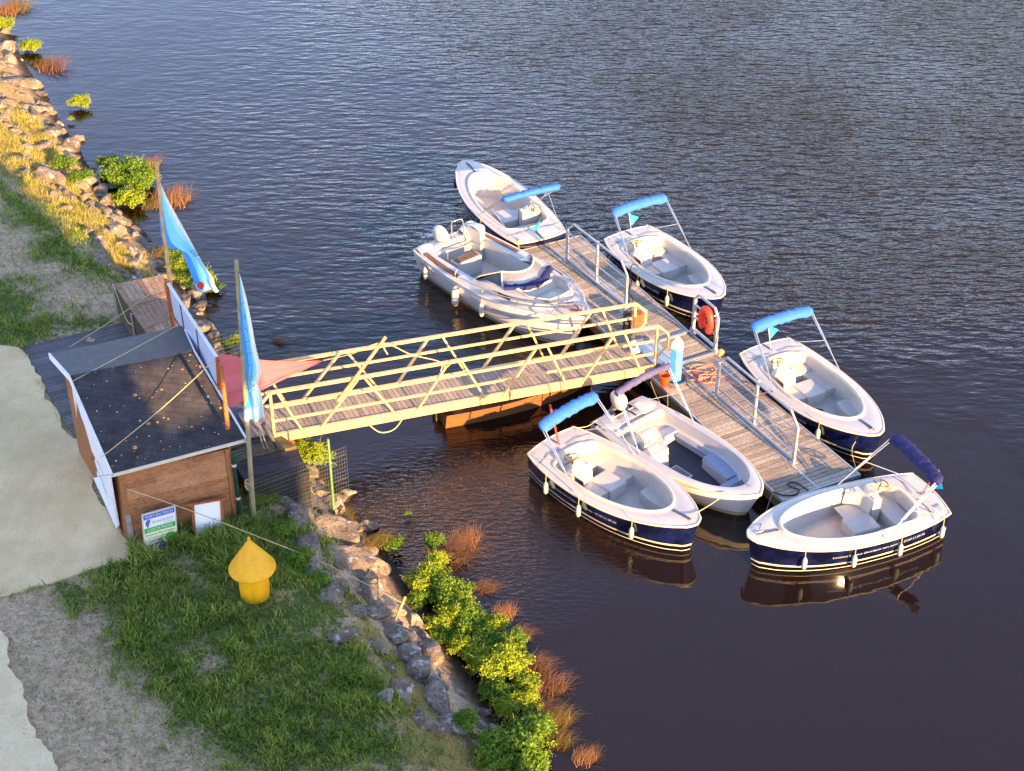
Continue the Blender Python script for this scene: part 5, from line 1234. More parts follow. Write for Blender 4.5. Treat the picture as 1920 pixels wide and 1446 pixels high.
# ------------------------------------------------------------------ screens on the hut roof, poles, flags, sail
ba, bb = P(326, 592, 4.20), P(411, 727, 4.20); bb.z = 4.2
ta, tb = P(315, 531, 5.02), P(407, 671, 5.02)
sc = thing('panel_screen', ba.lerp(bb, .5), 'row of pale blue panels in a white frame standing along the hut roof edge', 'screen')
def scp(u, v): return ba.lerp(bb, u).lerp(ta.lerp(tb, u), v)
us = [0, .265, .60, 1.0]
for i in range(3):
    g = MB(); a, b = us[i] + .015, us[i + 1] - .015; g.add([scp(a, .03), scp(b, .03), scp(b, .97), scp(a, .97)], [(0, 1, 2, 3)]); g.build('panel', M['screen'], sc, sol=.015)
for (a, b, m_) in ((scp(0, 1), scp(.55, 1), 'white'), (scp(.55, 1.01), scp(1, 1.01), 'white'), (scp(0, 0), scp(1, 0), 'frame')):
    g = MB(); g.bar(a, b, .06, .05); g.build('rail', M[m_], sc)
for u in us[1:3]: g = MB(); g.bar(scp(u, 0), scp(u, 1), .05, .05); g.build('mullion', M['rubber'], sc)
for u in (0.0, 1.0): g = MB(); g.bar(scp(u, -.05), scp(u, 1.03), .06, .06); g.build('end_post', M['frame'], sc)
def pole(px0, z0, px1, r, mat, lab, name='pole', hd=0, ext=1.2):
    a = P(*px0, z0); b = VP(*px1, a, hd); d = (b - a).normalized(); a2 = a - d * ext
    t = MB(); t.tube([a2, a2.lerp(b, .5), b], [r * 1.15, r, r * .85], 10); o = t.build(name, mat, smooth=60); tag(o, lab, 'pole'); return a, b
pole((322, 600), 4.0, (310, 524), .045, M['frame'], 'short orange timber post beside the left end of the roof screen', hd=0, ext=2.3)
pole((427, 800), 3.9, (415, 690), .045, M['frame'], 'leaning orange timber post standing on the right end of the hut roof', hd=0, ext=.05)
f1a, f1b = pole((327, 603), 3.9, (293, 303), .05, M['pole'], 'bleached flag pole behind the hut carrying the large blue flag', 'flag_pole', 0, 2.4)
f2a, f2b = pole((476, 975), 1.45, (443, 488), .05, M['polem'], 'mossy flag pole in front of the black cabinet', 'flag_pole', 0, .3)
def flag(Lp, Rp, plane, lab, nfold, seed, ny=40, nx=14, fold=.12):
    """Lp / Rp: left and right outlines top to bottom (pixels), hung in an upright plane and folded"""
    Lc = cr([VP(u, v, plane, 0) for u, v in Lp], 10); Rc = cr([VP(u, v, plane, 0) for u, v in Rp], 10)
    def at(c, t): x = t * (len(c) - 1); i = min(int(x), len(c) - 2); return c[i].lerp(c[i + 1], x - i)
    vs = []; uu = []; vv = []
    for j in range(ny + 1):
        t = j / ny; a, b = at(Lc, t), at(Rc, t)
        for i in range(nx + 1):
            s = i / nx; p = a.lerp(b, s); p = p + V3(0, fold * min(1, t * 2) * math.sin(s * nfold * 3.14 + seed + 2.2 * t) * (.3 + .7 * s), .0) + V3(0, .05 * math.sin(9 * t + 4 * s + seed), 0); vs.append(p); uu.append(s); vv.append(t)
    fs = [(j * (nx + 1) + i, (j + 1) * (nx + 1) + i, (j + 1) * (nx + 1) + i + 1, j * (nx + 1) + i + 1) for j in range(ny) for i in range(nx)]
    g = MB(); g.add(vs, fs); o = g.build('flag', M['flag'], smooth=70); tag(o, lab, 'flag')
    for nme, arr in (('fu', uu), ('fv', vv)): at_ = o.data.attributes.new(nme, 'FLOAT', 'POINT'); at_.data.foreach_set('value', arr)
    def onflag(s, t): a, b = at(Lc, t), at(Rc, t); return a.lerp(b, s) + V3(0, -.16, 0) 
    return o, onflag
fl1, on1 = flag([(294, 326), (296, 370), (299, 415), (306, 455), (322, 466), (338, 470), (350, 500), (362, 530), (369, 545)], [(296, 328), (312, 365), (330, 400), (348, 432), (366, 462), (385, 492), (401, 514), (404, 530), (411, 545)], f1b, 'large drooping blue and cream flag on the bleached pole behind the hut', 3, .4)
fl2, on2 = flag([(446, 505), (448, 560), (450, 610), (452, 660), (454, 710), (456, 750), (458, 785)], [(450, 512), (461, 560), (470, 610), (478, 652), (489, 694), (484, 720), (491, 745), (496, 790)], f2b, 'narrow blue and white flag with dark letters on the mossy pole', 4, 1.3)
def fletter(parent, onf, s_, pos, size, mat):
    org_s, org_t = pos; vs, fs = text_verts(s_, size); o_ = off(parent)
    base = onf(org_s, org_t); down = (onf(org_s, min(1, org_t + .08)) - base).normalized(); side = V3(.95, 0, .25)
    g = MB(); g.add([base + down * v[0] + side * v[1] for v in vs], fs); g.build('lettering', mat, parent)
for i, ch in enumerate('LOCATION'):
    fletter(fl2, on2, ch, (.30 + .02 * i, .16 + .075 * i), .15 if i < 7 else .22, M['flagtext'])
fletter(fl1, on1, 'OS', (.80, .50), .16, M['rubber']); 
g = MB(); c_ = on1(.42, .86)
g.add([c_ + V3(.07 * math.cos(a) * (1.3), 0, .10 * math.sin(a) - .02) for a in np.linspace(.3, 5.2, 14)], [tuple(range(14))]); g.build('emblem', M['red'], fl1)
# shade sail
A_, B_, C_ = P(406, 662, 4.95), P(606, 676, 2.75), P(433, 768, 3.35)
def sailp(u, v):
    p = A_.lerp(B_, v).lerp(C_.lerp(B_, v), u)
    e = 4 * u * (1 - u) * (1 - v); inw = 1 - .0
    p = p + V3(0, 0, -.35 * e * (.4 + v)) + V3(.03 * math.sin(14 * u + 3 * v), 0, .04 * math.sin(20 * u) * (1 - v))
    m_ = (A_ + B_ + C_) / 3; k = .22 * 4 * v * (1 - v) * (abs(2 * u - 1) ** 2); return tuple(p.lerp(m_, k))
g = MB(); g.grid(sailp, 24, 30); tag(g.build('shade_sail', M['sail'], smooth=70), 'salmon pink triangular shade sail stretched between the hut and the gangway', 'shade sail')
# guy ropes
line([P(308, 531, 4.9), P(215, 598, 3.1), P(130, 651, 1.64)], 'yellow guy rope from the roof screen down to the platform', sag=.1, r=.009)
line([P(336, 608, 4.6), P(240, 660, 4.58), P(136, 715, 4.45)], 'pale guy rope crossing the rear slope of the hut roof', r=.009)
line([P(398, 679, 4.95), P(310, 760, 4.35), P(225, 830, 4.0), P(186, 860, 3.8)], 'pale guy rope crossing the dark front roof slope diagonally', r=.009)
line([fw(.12, 3.05, .05), P(350, 955, 2.5), P(470, 1001, 2.2), P(620, 1062, 1.3), P(758, 1133, .95)], 'thin cord from the hut corner over the yellow buoy to a stake', r=.010)
g = MB(); g.tube([P(741, 1164, .7), P(760, 1119, 1.05)], .028, 7); tag(g.build('stake', M['pole'], smooth=50), 'short pale wooden stake among the embankment boulders', 'stake')
g = MB(); g.tube([P(480, 1000, 1.2), P(468, 925, 2.0)], .022, 6); tag(g.build('prop_stick', M['pole'], smooth=50), 'thin pale stick leaning on the mossy flag pole', 'stick')
g = MB(); b = P(467, 905, 2.1); g.tube(cr([b + V3(.08 * math.cos(a * 1.3), -.06 + .03 * math.sin(a), .12 * math.sin(a * 1.1) - .05 * a / 6) for a in np.linspace(0, 14, 26)], 3), .022, 6); tag(g.build('rope_coil', M['rope'], smooth=60), 'pale rope coil hung on the mossy flag pole', 'rope')
# black gas strut / furled umbrella at the gangway landing
g = MB(); a, b = P(494, 795, 2.35), P(524, 845, 1.5); g.tube([a, a.lerp(b, .5), b], [.07, .05, .035], 8, mi=0); g.tube([b, b + (b - a) * .25], .05, 8)
tag(g.build('furled_parasol', M['rubber'], smooth=60), 'furled dark grey parasol leaning at the landward end of the gangway', 'parasol')
g = MB(); b = P(485, 800, 2.2); g.tube(cr([b, b + V3(.02, 0, -.35), b + V3(.08, -.05, -.6), b + V3(.2, -.05, -.7), b + V3(.12, -.02, -.45), b + V3(.05, 0, -.1)], 5), .018, 5); tag(g.build('chain', M['alu'], smooth=60), 'grey chain hanging below the narrow flag', 'chain')

# ------------------------------------------------------------------ wire fences
def fence(a, b, h, lab, mat, posts=(), cell=.065, rowh=.11):
    t = thing('wire_fence', a.lerp(b, .5), lab, 'fence'); d = b - a; Ln = d.length; g = MB(); w = .003
    n = int(Ln / cell)
    for i in range(n + 1): p = a.lerp(b, i / n); g.bar(p, p + V3(z=h), w, w)
    m_ = int(h / rowh)
    for j in range(m_ + 1):
        z = h * j / m_; 
        for dz in ((0, .03) if j % 6 == 0 else (0,)): g.bar(a + V3(z=min(z + dz, h)), b + V3(z=min(z + dz, h)), w * 1.3, w * 1.3)
    g.build('wire_mesh', mat, t)
    for u, hh in posts:
        g = MB(); p = a.lerp(b, u) + V3(0, -.03); g.tube([p + V3(z=-.3), p + V3(z=hh)], .03, 8); g.build('post', M['greenpost'], t, smooth=50)
    return t
fa_ = P(470, 990, 1.15); fb_ = P(656, 938, .75); fence(V3(fa_.x, fa_.y, .85), V3(fb_.x, fb_.y, .75), 1.55, 'green wire mesh fence with a pale green post in front of the cabinet', M['wire'], ((.83, 1.95),))
fc_ = P(372, 690, .9); fd_ = P(477, 672, .5); fence(V3(fc_.x, fc_.y, .5), V3(fd_.x, fd_.y, .4), 1.15, 'wire mesh fence panel by the water beyond the shade sail', M['wire'], ())
# ------------------------------------------------------------------ yellow buoy
b = P(479, 1114, 1.56); t = thing('yellow_buoy', b, 'yellow mushroom shaped metal buoy with a conical top standing in the grass', 'buoy')
g = MB(); g.lathe([(.0, 0), (.31, 0), (.31, .68), (.30, .72)], b, 40); g.build('buoy_body', M['yellow'], t, smooth=40)
g = MB(); g.lathe([(.30, .70), (.475, .70), (.485, .73), (.475, .76), (.26, 1.10), (.05, 1.42), (.035, 1.44), (.03, 1.53), (0, 1.54)], b, 48); g.build('buoy_cone', M['yellow'], t, smooth=30)
g = MB(); b = P(432, 1153, 1.5); g.box8([(b.x - .10, b.y - .05, 1.44), (b.x + .12, b.y - .04, 1.44), (b.x + .12, b.y + .07, 1.44), (b.x - .10, b.y + .06, 1.44), (b.x - .10, b.y - .05, 1.53), (b.x + .12, b.y - .04, 1.54), (b.x + .12, b.y + .07, 1.55), (b.x - .10, b.y + .06, 1.54)])
tag(g.build('loose_brick', M['brick'], bev=.012), 'pale brick lying in the grass below the yellow buoy', 'brick')
g = MB(); b = P(553, 958, 1.35); g.box8([(b.x - .14, b.y - .05, 1.2), (b.x + .14, b.y + .02, 1.2), (b.x + .12, b.y + .12, 1.2), (b.x - .16, b.y + .05, 1.2), (b.x - .14, b.y - .05, 1.32), (b.x + .14, b.y + .02, 1.34), (b.x + .12, b.y + .12, 1.34), (b.x - .16, b.y + .05, 1.32)])
tag(g.build('paving_stone', M['brick'], bev=.015), 'pale stone block at the foot of the black cabinet', 'stone')

# ------------------------------------------------------------------ grass, boulders, bushes, sedge
rng = np.random.default_rng(11)
def scatter(polys, dens, jitter=.25, fn=None, fall=0.):
    xs, ys = [], []
    for pl in polys:
        a = np.array(pl); x0, y0 = a.min(0) - .3 - fall; x1, y1 = a.max(0) + .3 + fall; n = int((x1 - x0) * (y1 - y0) * dens)
        X = rng.uniform(x0, x1, n); Y = rng.uniform(y0, y1, n); dd = pdist(X, Y, pl) + (vnoise(X, Y, 1.7, 5) - .5) * 1.1 + (vnoise(X, Y, 5, 6) - .5) * .6
        m = (dd > 0) if not fall else (rng.uniform(0, 1, n) < smooth(-fall, .7, dd) ** 1.6); xs.append(X[m]); ys.append(Y[m])
    X = np.concatenate(xs); Y = np.concatenate(ys)
    if fn is not None: m = fn(X, Y); X, Y = X[m], Y[m]
    return X, Y
def blades(name, X, Y, Z, h, w, lean, mat, label, cat=None, kind='stuff'):
    n = len(X); a = rng.uniform(0, 2 * np.pi, n); fa = rng.uniform(0, 2 * np.pi, n); L_ = lean * rng.uniform(.3, 1.2, n) * h
    dx, dy = np.cos(a) * L_, np.sin(a) * L_; wx, wy = np.cos(fa) * w / 2, np.sin(fa) * w / 2
    V = np.empty((n, 5, 3)); mh_ = h * .55
    V[:, 0] = np.stack([X - wx, Y - wy, Z], -1); V[:, 1] = np.stack([X + wx, Y + wy, Z], -1)
    V[:, 2] = np.stack([X + dx * .35 + wx * .8, Y + dy * .35 + wy * .8, Z + mh_], -1); V[:, 3] = np.stack([X + dx * .35 - wx * .8, Y + dy * .35 - wy * .8, Z + mh_], -1)
    V[:, 4] = np.stack([X + dx, Y + dy, Z + np.sqrt(np.maximum(h * h - L_ * L_ * .8, .0004))], -1)
    b = (np.arange(n) * 5)[:, None]; loops = np.concatenate([b + np.array([[0, 1, 2, 3]]), b + np.array([[3, 2, 4]])], 1).ravel()
    fn_ = np.tile([4, 3], n); o = np_mesh(name, V.reshape(-1, 3), fn_, loops, mat); tag(o, label, cat, None, kind); return o
DECKP = [tuple(ploc(uleft(0) - .1, -.1))[:2], tuple(ploc(4.3, 2.1))[:2], tuple(ploc(4.2, wmax))[:2], tuple(ploc(uleft(wmax), wmax))[:2], tuple(ploc(uleft(4), 4))[:2]]
PATHP = wp([(-260, 640), (34, 650), (62, 690), (110, 782), (152, 842), (190, 930), (246, 1028), (246, 1046), (200, 1058), (150, 1076), (70, 1100), (28, 1112), (-300, 1112)], 1.625)
HUTP = [(-8.3, 26.45), (-6.0, 27.4), (-7.4, 31), (-10.2, 29.8)]
def okg(X, Y): return (sdist(X, Y) > .75) & ~inpoly(X, Y, DECKP) & ~inpoly(X, Y, PATHP) & ~inpoly(X, Y, HUTP)
X, Y = scatter([LUSH], 1700, fn=okg, fall=1.3); X2, Y2 = scatter(GREENS[1:], 800, fn=okg, fall=.9); X = np.concatenate([X, X2]); Y = np.concatenate([Y, Y2]); cl = vnoise(X, Y, 2.4, 8) * .6 + vnoise(X, Y, 7, 9) * .4
bald = vnoise(X, Y, .9, 14) * .6 + vnoise(X, Y, 2.7, 15) * .4; keep = rng.uniform(0, 1, len(X)) < (.2 + .95 * cl) * (.12 + .88 * smooth(.28, .46, bald)); X, Y, cl = X[keep], Y[keep], cl[keep]
h = (.07 + .27 * cl ** 1.5) * rng.uniform(.6, 1.3, len(X)); blades('grass', X, Y, gz(X, Y) - .01, h, .016 + .010 * cl, .75, M['grass'], 'lush green grass with longer tufts around the buoy and hut')
NEAR = wp([(255, 1040), (330, 1005), (470, 985), (480, 1040), (330, 1060), (270, 1075)], 1.58)
X, Y = scatter([NEAR], 900, fn=okg); h = rng.uniform(.22, .5, len(X)); blades('tall_grass', X, Y, gz(X, Y) - .01, h, .030, .85, M['grass'], 'taller broad grass blades growing against the front wall of the hut')
# weeds creeping over the path edges
xs_ = rng.uniform(-14, -4, 60000); ys_ = rng.uniform(18, 36, 60000); pdx = pdist(xs_, ys_, PATHP); m_ = (np.abs(pdx + .03) < .16 * vnoise(xs_, ys_, 1.8, 31) ** 1.5) & ~inpoly(xs_, ys_, HUTP) & (vnoise(xs_, ys_, 1.1, 30) > .3)
X, Y = xs_[m_], ys_[m_]; blades('edge_weeds', X, Y, np.full(len(X), 1.60), rng.uniform(.05, .13, len(X)), .012, .9, M['grass'], 'thin fringe of weeds growing along the sandy path edges')
# thin cover over the soil
BANK = wp([(-80, 130), (60, 200), (210, 370), (300, 520), (230, 560), (0, 640), (-80, 640)])
LOW = wp([(110, 1075), (260, 1040), (560, 960), (700, 1120), (900, 1350), (960, 1500), (120, 1500), (30, 1250), (0, 1120)])
X, Y = scatter([BANK, LOW], 170, fn=okg); h = rng.uniform(.03, .11, len(X)); blades('sparse_grass', X, Y, gz(X, Y) - .005, h, .013, .9, M['grass'], 'sparse short grass and weeds on the bare soil')
X, Y = scatter([STRAWP], 1400, fn=lambda x, y: sdist(x, y) > .5); cl = vnoise(X, Y, 2.0, 12); k = rng.uniform(0, 1, len(X)) < cl * 1.1; X, Y, cl = X[k], Y[k], cl[k]
blades('dry_grass', X, Y, gz(X, Y) - .01, (.06 + .22 * cl ** 2) * rng.uniform(.6, 1.3, len(X)), .013, .8, M['straw'], 'sunlit yellow grass on the embankment slope at the upper left')
X, Y = scatter([STRAW2], 380, fn=lambda x, y: sdist(x, y) > .6); cl = vnoise(X, Y, 2.0, 13); k = rng.uniform(0, 1, len(X)) < cl; X, Y, cl = X[k], Y[k], cl[k]
blades('withered_grass', X, Y, gz(X, Y) - .01, (.05 + .15 * cl) * rng.uniform(.6, 1.3, len(X)), .012, .9, M['straw'], 'withered grass among the boulders at the lower centre')
FLT = wp([(700, 985), (700, 950), (780, 925), (860, 880), (960, 850), (985, 868), (930, 915), (860, 965), (800, 1000), (740, 1010)], 0)  # flat blades added here to imitate the golden shimmer of the water
X, Y = scatter([FLT], 45); n = len(X); blades('shimmer_blades', X, Y, np.full(n, .006), np.full(n, .03) * 1., .008, 9., M['reed'], 'brown blades on the water standing in for golden reflections by the bank')

def boulder(seed):
    r = random.Random(seed); import bmesh as _b
    bm = _b.new(); _b.ops.create_icosphere(bm, subdivisions=4, radius=1.)
    pls = [(Vector((r.gauss(0, 1), r.gauss(0, 1), r.gauss(0, 1))).normalized(), r.uniform(.48, .86)) for _ in range(13)]
    for v in bm.verts:
        p = v.co.copy()
        for n_, d_ in pls:
            k = p.dot(n_) - d_
            if k > 0: p -= n_ * k
        p *= 1 + .10 * mnoise.noise(p * 2.3 + Vector((seed, 0, 0))) + .05 * mnoise.noise(p * 6 + Vector((0, seed, 0)))
        v.co = Vector((p.x, p.y * .85, p.z * .72))
    me = bpy.data.meshes.new('boulder'); bm.to_mesh(me); bm.free(); me.polygons.foreach_set('use_smooth', [True] * len(me.polygons)); me.set_sharp_from_angle(angle=R(32)); me.materials.append(M['rock']); return me
BM_ = [boulder(s) for s in range(7)]
shore_w = [Vector((*SH[i], 0)) for i in range(1, len(SH) - 1)]
def shore_pts(v0, v1, off_):   # positions following the shoreline between two image rows
    out = []
    for i in range(len(SHORE) - 1):
        (ua_, va_), (ub_, vb_) = SHORE[i], SHORE[i + 1]
        for k in range(8):
            t = k / 8; v = va_ + (vb_ - va_) * t; u = ua_ + (ub_ - ua_) * t
            if v0 <= v <= v1: out.append((u, v))
    return out
rr_ = random.Random(21); placed = []
def rock(x, y, s, lab, grp, sink=.35, zz=None):
    for (a, b, c) in placed:
        if (a - x) ** 2 + (b - y) ** 2 < (.56 * (c + s)) ** 2: return False
    placed.append((x, y, s)); o = bpy.data.objects.new('boulder', rr_.choice(BM_)); COL.objects.link(o)
    o.location = (x, y, (gz1(x, y) if zz is None else zz) + s * (.30 - sink)); o.rotation_euler = (rr_.uniform(-.4, .4), rr_.uniform(-.4, .4), rr_.uniform(0, 6.28)); o.scale = (s * rr_.uniform(.9, 1.35), s * rr_.uniform(.8, 1.1), s * rr_.uniform(.7, 1.0))
    tag(o, lab, 'boulder', grp); return True
GR = {'a': ('boulder of the sunlit orange embankment at the upper left, above the hut', 'upper left riprap boulders'), 'b': ('boulder of the embankment between the hut, wire fence and gangway', 'riprap boulders by the fence'), 'c': ('lichen grey boulder of the lower embankment between grass and bushes', 'lower riprap boulders')}
big = [(580, 1060, .42), (735, 1170, .46), (780, 1240, .40), (815, 1290, .46), (850, 1340, .42), (700, 1160, .34), (665, 1160, .30), (760, 1210, .36), (620, 985, .62), (668, 985, .48), (595, 1035, .50), (650, 1040, .55), (690, 1085, .55), (640, 1085, .38), (745, 1100, .50), (700, 1130, .40), (760, 1165, .42), (720, 1140, .38), (795, 1215, .42), (835, 1265, .5), (870, 1310, .50), (800, 1180, .34), (600, 975, .36), (560, 1000, .42), (670, 1120, .36),
       (240, 470, .38), (250, 505, .36), (215, 420, .44), (190, 380, .42), (262, 455, .4), (120, 270, .40), (95, 225, .42), (75, 165, .40), (45, 130, .42), (15, 85, .4), (150, 315, .35), (330, 540, .42), (365, 590, .42), (395, 640, .45), (425, 690, .4), (300, 500, .35)]
for u, v, s in big:
    p = P(u, v, .95 if u > 500 else .8); k = 'c' if v > 1010 else ('b' if u > 320 else 'a'); rock(p.x, p.y, s * 1.22, *GR[k])
for _ in range(2600):
    u, v = rr_.choice(shore_pts(20, 1380, 0)); p0_ = P(u, v, 0)
    i = min(range(len(SH)), key=lambda q: (SH[q][0] - p0_.x) ** 2 + (SH[q][1] - p0_.y) ** 2); i = min(max(i, 1), len(SH) - 2); tt = SH[i + 1] - SH[i - 1]; tt = tt / np.linalg.norm(tt); nn = np.array([tt[1], -tt[0]])
    if nn @ (np.array([-1., -.3])) < 0: nn = -nn
    dd = rr_.uniform(.05, 2.3); x, y = p0_.x + nn[0] * dd + rr_.uniform(-.3, .3), p0_.y + nn[1] * dd + rr_.uniform(-.3, .3)
    if inpoly(np.array([x]), np.array([y]), DECKP)[0] or (-5.3 < x < -3.9 and 27 < y < 30.2 and dd > 1.4): continue
    if v > 1000 and dd < .35: continue
    rock(x, y, rr_.choice([.14, .2, .28, .36, .44]) * rr_.uniform(.8, 1.2), *GR['c' if v > 960 else ('b' if v > 470 else 'a')])
    if len(placed) > 285: break

def leaf_mesh(seed, n, size, mat, blobs=15, flat=.85):
    r = np.random.default_rng(seed); c = r.normal(0, 1, (blobs, 3)); c /= np.linalg.norm(c, axis=1)[:, None]; c *= r.uniform(.15, .78, (blobs, 1)); c[:, 2] = np.abs(c[:, 2]) * .8 + .15; br = r.uniform(.18, .46, blobs)
    bi = r.integers(0, blobs, n); d = r.normal(0, 1, (n, 3)); d /= np.linalg.norm(d, axis=1)[:, None]; d[:, 2] = np.where(d[:, 2] < -.2, -d[:, 2], d[:, 2])
    # small twig clusters inside every lobe
    nc = 26; cr_ = r.uniform(.65, 1.45, (blobs, nc)); cd = r.normal(0, 1, (blobs, nc, 3)); cd /= np.linalg.norm(cd, axis=2)[:, :, None]; cd[:, :, 2] = np.abs(cd[:, :, 2]) * .9 - .15
    ci = r.integers(0, nc, n); d = cd[bi, ci] + r.normal(0, .15, (n, 3))
    pos = c[bi] + d * (br[bi] * cr_[bi, ci])[:, None] * r.uniform(.45, 1.06, (n, 1)) ** .7; pos[:, 2] = np.maximum(pos[:, 2], .02) * flat
    nrm = d * .6 + np.array([0, 0, .55]) + r.normal(0, .55, (n, 3)); nrm /= np.linalg.norm(nrm, axis=1)[:, None]
    t = np.cross(nrm, r.normal(0, 1, (n, 3))); t /= np.linalg.norm(t, axis=1)[:, None]; b = np.cross(nrm, t); s = size * r.uniform(.45, 1.5, (n, 1))
    V = np.empty((n, 4, 3)); V[:, 0] = pos - t * s; V[:, 1] = pos + b * s * .42 + nrm * s * .12; V[:, 2] = pos + t * s; V[:, 3] = pos - b * s * .42 + nrm * s * .12
    o = np_mesh('foliage', V.reshape(-1, 3), np.full(n, 4), np.arange(4 * n), mat); me = o.data; bpy.data.objects.remove(o)
    g = MB()
    for k in range(blobs): g.tube([(0, 0, -.1), tuple(c[k] * .5 * np.array([1, 1, flat])), tuple(c[k] * np.array([1, 1, flat]) * 1.0), tuple(c[k] * np.array([1.05, 1.05, flat * 1.15]) * (1.15 + .5 * (k % 3) * .5) + np.array([0, 0, .12]))], [.03, .02, .012, .004], 5)
    m2 = bpy.data.meshes.new('stem'); m2.from_pydata(g.v, [], g.f); m2.materials.append(M['polem']); return me, m2
LM = {'g': [leaf_mesh(1, 9500, .052, M['leaf']), leaf_mesh(2, 9500, .050, M['leaf'])], 'y': [leaf_mesh(3, 9500, .048, M['leafy']), leaf_mesh(4, 9500, .046, M['leafy'])]}
def bush(u, v, r, k, lab, z=None, sz=1., grp='bushes along the water edge'):
    zz = .1 if z is None else z; p = P(u, v, zz + r * .45); o = thing('bush', (p.x, p.y, zz), lab, 'bush', grp, rr_.uniform(0, 6.28)); me, st = rr_.choice(LM[k])
    r *= .88 if v > 1000 else 1.; o.scale = (r, r, r * sz)
    for nm, m_ in (('foliage', me), ('stem', st)):
        c = bpy.data.objects.new(nm, m_); COL.objects.link(c); c.parent = o
    return o
for a in [(148, 188, .42, 'y', 'small lime bush standing alone in the water at the upper left'), (132, 222, .14, 'y', 'tiny green sprig in the water below the lone lime bush'), (232, 318, .85, 'g', 'large dark green bush at the waterline above the blue flag'), (205, 300, .5, 'g', 'green bush at the left end of the waterline clump above the flag'), (268, 335, .62, 'g', 'green bush on the water side of the clump above the flag'), (240, 366, .62, 'y', 'lime bush on the bank below the large dark green bush'),
          (120, 300, .45, 'g', 'low sunlit green shrub on the upper embankment', .9), (150, 325, .45, 'g', 'low green shrub nearest the orange boulders on the upper embankment', .8), (340, 500, .55, 'y', 'lime bush behind the bleached flag pole', .35), (372, 520, .5, 'y', 'lime bush half hidden by the big drooping flag', .3), (322, 480, .36, 'g', 'small green bush left of the bleached flag pole', .5), (440, 640, .32, 'y', 'narrow lime plant behind the far wire fence', .2), (398, 535, .3, 'g', 'green bush showing right of the big flag tip', .05),
          (587, 852, .50, 'y', 'bright lime bush behind the wire fence by the cabinet', .75), (562, 835, .36, 'y', 'small lime bush between the cabinet and the gangway', .9), (55, 82, .5, 'y', 'tall yellow-green plant at the far upper left shore', .1), (5, 42, .5, 'y', 'lime bush at the very left edge near the top', .1),
          (737, 1013, .42, 'g', 'small dark green bush at the water below the shimmer blades'), (812, 1012, .36, 'g', 'small green bush beside the arching russet sedge'), (803, 1078, .62, 'y', 'uppermost lime bush of the lower waterline row'), (845, 1105, .66, 'g', 'green bush second in the lower waterline row'), (842, 1150, .58, 'y', 'lime bush in the middle of the lower waterline row'), (885, 1160, .60, 'g', 'green bush on the water side of the lower row'), (868, 1205, .52, 'y', 'lime bush just above the brightest bush of the lower row'), (912, 1195, .50, 'g', 'dark green bush above the brightest yellow bush'),
          (945, 1238, .72, 'y', 'brightest yellow-lime bush of the lower row'), (985, 1275, .42, 'y', 'small lime bush right below the brightest bush'), (948, 1325, .40, 'y', 'small lime bush above the large round green bush'), (975, 1382, .85, 'g', 'large round green bush at the bottom of the bank', .3), (925, 1400, .62, 'g', 'green bush left of the large round bush', .5), (990, 1425, .6, 'g', 'green bush at the bottom edge of the row', .2), (870, 1345, .4, 'g', 'low weed clump left of the large round bush', .9),
          (492, 925, .40, 'g', 'dark leafy weed in front of the black cabinet', 1.45), (530, 985, .45, 'g', 'leafy weed clump between the cabinet and the yellow buoy', 1.35), (595, 1085, .36, 'g', 'low green weed patch between buoy and boulders', 1.5), (560, 1040, .45, 'g', 'leafy weed clump right of the yellow buoy', 1.45), (765, 960, .1, 'g', 'tiny green sprig near the shimmer blades'),
          (820, 1048, .42, 'y', 'small lime bush at the head of the lower waterline row'), (790, 1112, .40, 'g', 'dark green bush on the bank side of the uppermost lime bushes'), (868, 1128, .50, 'y', 'lime bush on the water side of the second green bush'), (900, 1228, .45, 'y', 'lime bush between the rocks and the brightest bush'), (925, 1165, .42, 'y', 'lime bush at the water edge above the brightest bush'), (962, 1198, .42, 'g', 'green bush above right of the brightest bush'),
          (925, 1285, .45, 'g', 'dark green bush below the brightest bush, by the rocks'), (985, 1310, .42, 'y', 'yellowish bush between the russet sedge and the small lime bush'), (1005, 1358, .5, 'g', 'green bush at the top right of the large round bush'), (825, 1190, .34, 'g', 'small green bush wedged against the grey boulders')]:
    bush(a[0], a[1], a[2], a[3], a[4], *(a[5:6]))
def sedge_mesh(seed, n, mat, L0=1.):
    r = np.random.default_rng(seed); a = r.uniform(0, 2 * np.pi, n); rad = r.uniform(0, .62, n) ** .8; X, Y = rad * np.cos(a), rad * np.sin(a); a2 = r.normal(0, .55, n); ln = L0 * r.uniform(.5, 1.15, n); sp_ = r.uniform(.5, 1.25, n)
    V = []; nseg = 4; w = .012
    P_ = np.zeros((n, nseg + 1, 2, 3))
    for k in range(nseg + 1):
        t = k / nseg; hx = ln * sp_ * t ** 1.5 * .85; z = ln * (t - .55 * sp_ * t * t); wx = w * (1 - t * .9); P_[:, k, 0] = np.stack([X + np.cos(a2) * hx - np.sin(a2) * wx, Y + np.sin(a2) * hx + np.cos(a2) * wx, z], -1); P_[:, k, 1] = np.stack([X + np.cos(a2) * hx + np.sin(a2) * wx, Y + np.sin(a2) * hx - np.cos(a2) * wx, z], -1)
    b = (np.arange(n) * (nseg + 1) * 2)[:, None]; lp = np.concatenate([b + np.array([[2 * k, 2 * k + 1, 2 * k + 3, 2 * k + 2]]) for k in range(nseg)], 1).ravel()
    o = np_mesh('sedge', P_.reshape(-1, 3), np.full(n * nseg, 4), lp, mat); me = o.data; bpy.data.objects.remove(o); return me
SM = {'r': sedge_mesh(5, 230, M['reed']), 'o': sedge_mesh(6, 230, M['sedgeg'])}
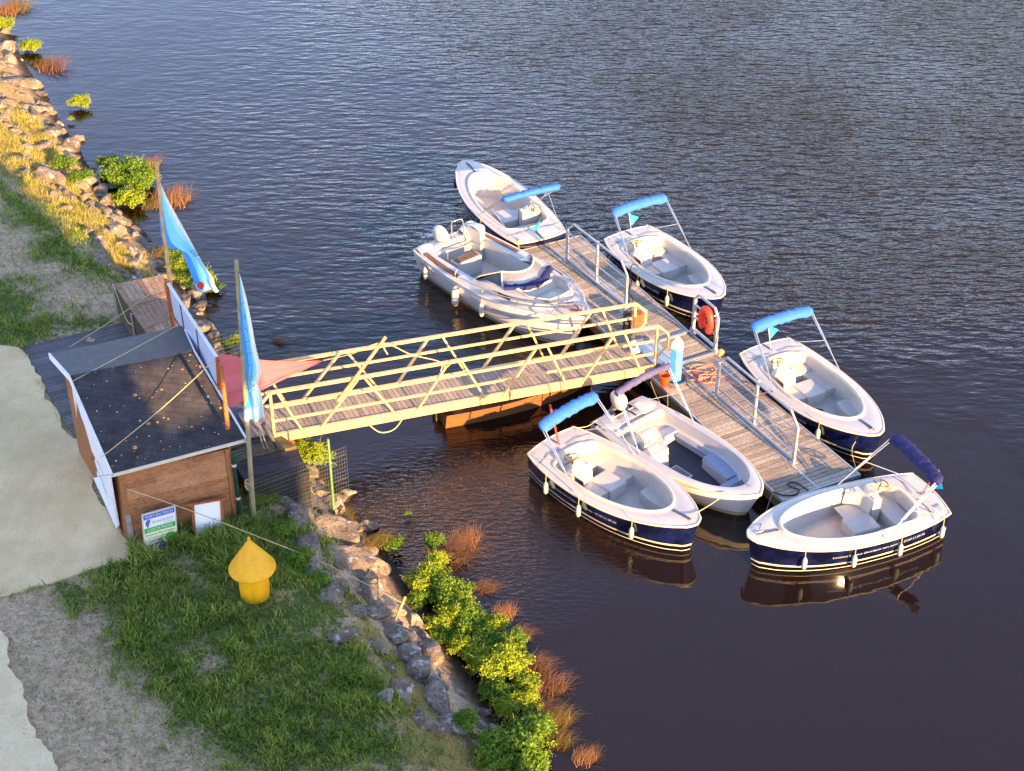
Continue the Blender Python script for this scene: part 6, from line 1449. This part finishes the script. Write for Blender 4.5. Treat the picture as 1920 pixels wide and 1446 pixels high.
for a in [(95, 122, .75, 'r', 'russet sedge tuft at the shore near the upper left corner'), (75, 112, .6, 'o', 'olive sedge beside the russet tuft near the upper left corner'), (25, 12, .8, 'o', 'olive sedge tuft at the top left corner'), (10, 18, .7, 'r', 'russet sedge tuft cut by the left edge at the top'), (320, 372, .75, 'r', 'russet sedge tuft right of the big flag pole top'), (292, 378, .6, 'o', 'olive sedge between the bushes and the russet tuft above the flag'), (275, 305, .5, 'r', 'thin russet sedge behind the large dark green bush'),
          (845, 1030, .62, 'r', 'arching russet sedge tuft at the head of the lower bushes'), (870, 1010, .45, 'r', 'bent russet stalks reaching over the water by the lower bushes'), (905, 1095, .4, 'r', 'small russet sedge beside the upper lime bush'), (945, 1145, .45, 'r', 'russet sedge on the water side of the middle bushes'), (975, 1180, .45, 'r', 'russet sedge right of the dark green lower bushes'), (1005, 1240, .6, 'r', 'russet sedge right of the brightest yellow bush'), (1030, 1280, .6, 'r', 'russet sedge below the brightest yellow bush'),
          (1010, 1325, .6, 'r', 'russet sedge beside the small lime bush near the bottom'), (1040, 1345, .55, 'o', 'olive sedge at the water right of the large round bush'), (1045, 1385, .5, 'o', 'dark olive stalks right of the large round bush'), (1095, 1415, .42, 'r', 'isolated russet plant in the water at the bottom'), (520, 632, .26, 'r', 'tiny russet plant floating in the water above the gangway'), (540, 668, .3, 'o', 'thin stalks standing in the water above the gangway'), (512, 682, .35, 'o', 'olive plant at the water by the sail tip'),
          (700, 1010, .35, 'o', 'dry tuft among the boulders by the shimmer blades', .4), (655, 1130, .4, 'o', 'dry grass tuft between the lower boulders', .9), (640, 965, .35, 'o', 'dry tuft at the foot of the green fence post', .6), (300, 470, .4, 'o', 'dry tuft left of the lime bush by the flag pole', .6), (60, 245, .35, 'o', 'dry tuft on the upper embankment', .9)]:
    lab_ = a[4]; zz = a[5] if len(a) > 5 else 0.; p = P(a[0], a[1], zz + .15); o = bpy.data.objects.new('sedge_tuft', SM[a[3]]); COL.objects.link(o); o.location = (p.x, p.y, zz); o.rotation_euler = (0, 0, R(20) + rr_.uniform(-.9, .9)); a = (a[0], a[1], a[2] * (.72 if a[1] > 1050 else 1.)); o.scale = (a[2] * rr_.uniform(1.0, 1.5), a[2] * rr_.uniform(.9, 1.3), a[2] * rr_.uniform(.6, .85)); tag(o, lab_, 'sedge', 'sedge tufts along the shore')
